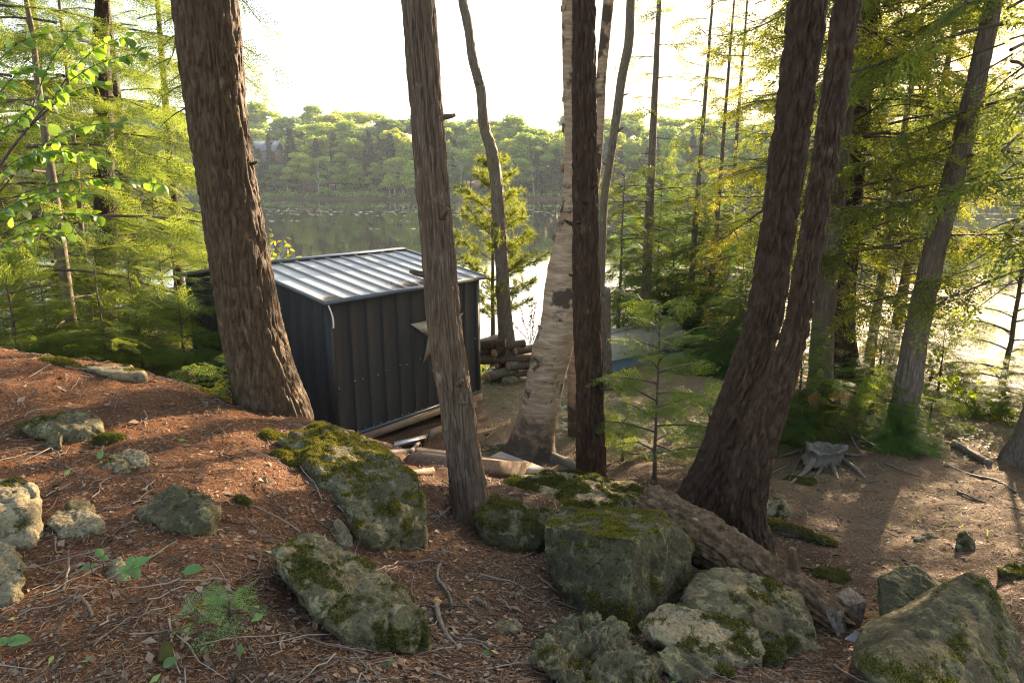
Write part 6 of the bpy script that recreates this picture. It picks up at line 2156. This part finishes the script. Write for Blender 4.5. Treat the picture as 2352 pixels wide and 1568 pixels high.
# twigs
parts = []
x, y, z, R = sample_ground(2300, 1.5, 11.0)
for k in range(len(x)):
    L = rl.uniform(.06, .30) * (1 + .04 * R[k])
    a = rl.uniform(0, 6.28)
    s = np.linspace(-.5, .5, 5)
    xs = x[k] + np.cos(a) * L * s + np.cumsum(rl.normal(0, .010, 5))
    ys = y[k] + np.sin(a) * L * s + np.cumsum(rl.normal(0, .010, 5))
    parts.append(np.stack([xs, ys], -1))
XY = np.array(parts)
ZZ = ground_z(XY[..., 0], XY[..., 1]) + .008 + rl.uniform(0, .018, (len(XY), 5))
tb = [tube(np.concatenate([XY[k], ZZ[k][:, None]], 1), rl.uniform(.0015, .0042) * (1 + .05 * R[k]) * np.linspace(1, .5, 5), 4, False) for k in range(len(XY))]
V, F = join(tb)
M['twigs'] = mat_island('twigs', [(0.0, (0.05, 0.032, 0.02)), (0.5, (0.14, 0.10, 0.07)), (1.0, (0.33, 0.27, 0.21))], .8, .2)
tag(obj('twig_litter', V, F, M['twigs']), 'thin dead twigs strewn over the forest floor', 'twigs', kind='stuff')
# grass by the firewood and sparse blades on the flat
def blades(spots, mat, label, name, hmin=.06, hmax=.2, w=.006):
    T = []
    for (px, py, sx, sy, n) in spots:
        c = G(px, py)
        for k in range(n):
            x0, y0 = c[0] + rl.normal(0, sx), c[1] + rl.normal(0, sy)
            z0 = gz(x0, y0)
            h = rl.uniform(hmin, hmax)
            a = rl.uniform(0, 6.28)
            d = np.array([math.cos(a), math.sin(a), 0])
            t = np.array([-d[1], d[0], 0]) * w
            p = np.array([x0, y0, z0 - .01])
            m_ = p + d * h * .2 + UP * h * .6
            e = p + d * h * .6 + UP * h
            T += [[p - t, p + t, m_ + t * .7], [p - t, m_ + t * .7, m_ - t * .7], [m_ - t * .7, m_ + t * .7, e]]
    V, F = soup(T)
    tag(obj(name, V, F, M[mat]), label, 'grass', kind='stuff')
blades([(1122, 845, .22, .3, 260), (1135, 865, .2, .2, 120)], 'grass', 'bright grass tuft between the shed corner and the wavy trunk', 'grass', .10, .30)
blades([(1450, 900, .9, 1.0, 240), (1280, 920, .6, .9, 150), (1560, 960, .8, .7, 180), (1150, 940, .5, .8, 140), (1360, 1000, .7, .6, 120), (2200, 1200, 1.0, .8, 50), (2280, 1030, .5, .5, 90), (2100, 1000, .6, .4, 80)], 'grass', 'thin sparse grass on the flat ground by the shore', 'sparse_grass', .04, .12, .005)
# needles gathered on top of the ground cover: small green plants on the flat
T = []
for (px, py, sx, sy, n) in [(1480, 930, 1.0, 1.2, 260), (1320, 960, .5, .8, 120), (1600, 1000, .7, .6, 160), (1140, 900, .5, .7, 90), (2260, 1000, .7, .4, 160), (1860, 1000, .7, .4, 120)]:
    c = G(px, py)
    for k in range(n):
        x0, y0 = c[0] + rl.normal(0, sx), c[1] + rl.normal(0, sy)
        z0 = gz(x0, y0)
        for j in range(6):
            a = rl.uniform(0, 6.28)
            d = np.array([math.cos(a), math.sin(a), rl.uniform(-.1, .5)]) * rl.uniform(.02, .045)
            t = np.array([-d[1], d[0], 0]) * .35
            p = np.array([x0, y0, z0 + rl.uniform(.01, .06)])
            T += [[p, p + d * .5 + t, p + d], [p, p + d, p + d * .5 - t]]
V, F = soup(T)
tag(obj('ground_cover', V, F, M['seedling_leaf']), 'low leafy ground cover on the flat by the shore', 'ground cover', kind='stuff')
# ------------------------------------------------------------------ haze over the lake
V, F = box((0, 140, 24), X1, Y1, Z1, 320, 240, 28)
hz = obj('haze', V, F, None)
m = bpy.data.materials.new('haze_air')
m.use_nodes = True
nt = m.node_tree
nt.nodes.clear()
mo_ = nt.nodes.new('ShaderNodeOutputMaterial')
pv = nt.nodes.new('ShaderNodeVolumePrincipled')
pv.inputs['Color'].default_value = (0.82, 0.92, 1.0, 1)
pv.inputs['Density'].default_value = 0.00036
pv.inputs['Anisotropy'].default_value = 0.2
nt.links.new(pv.outputs[0], mo_.inputs['Volume'])
hz.data.materials.append(m)
tag(hz, 'thin pale evening haze over the lake', 'haze', kind='stuff')
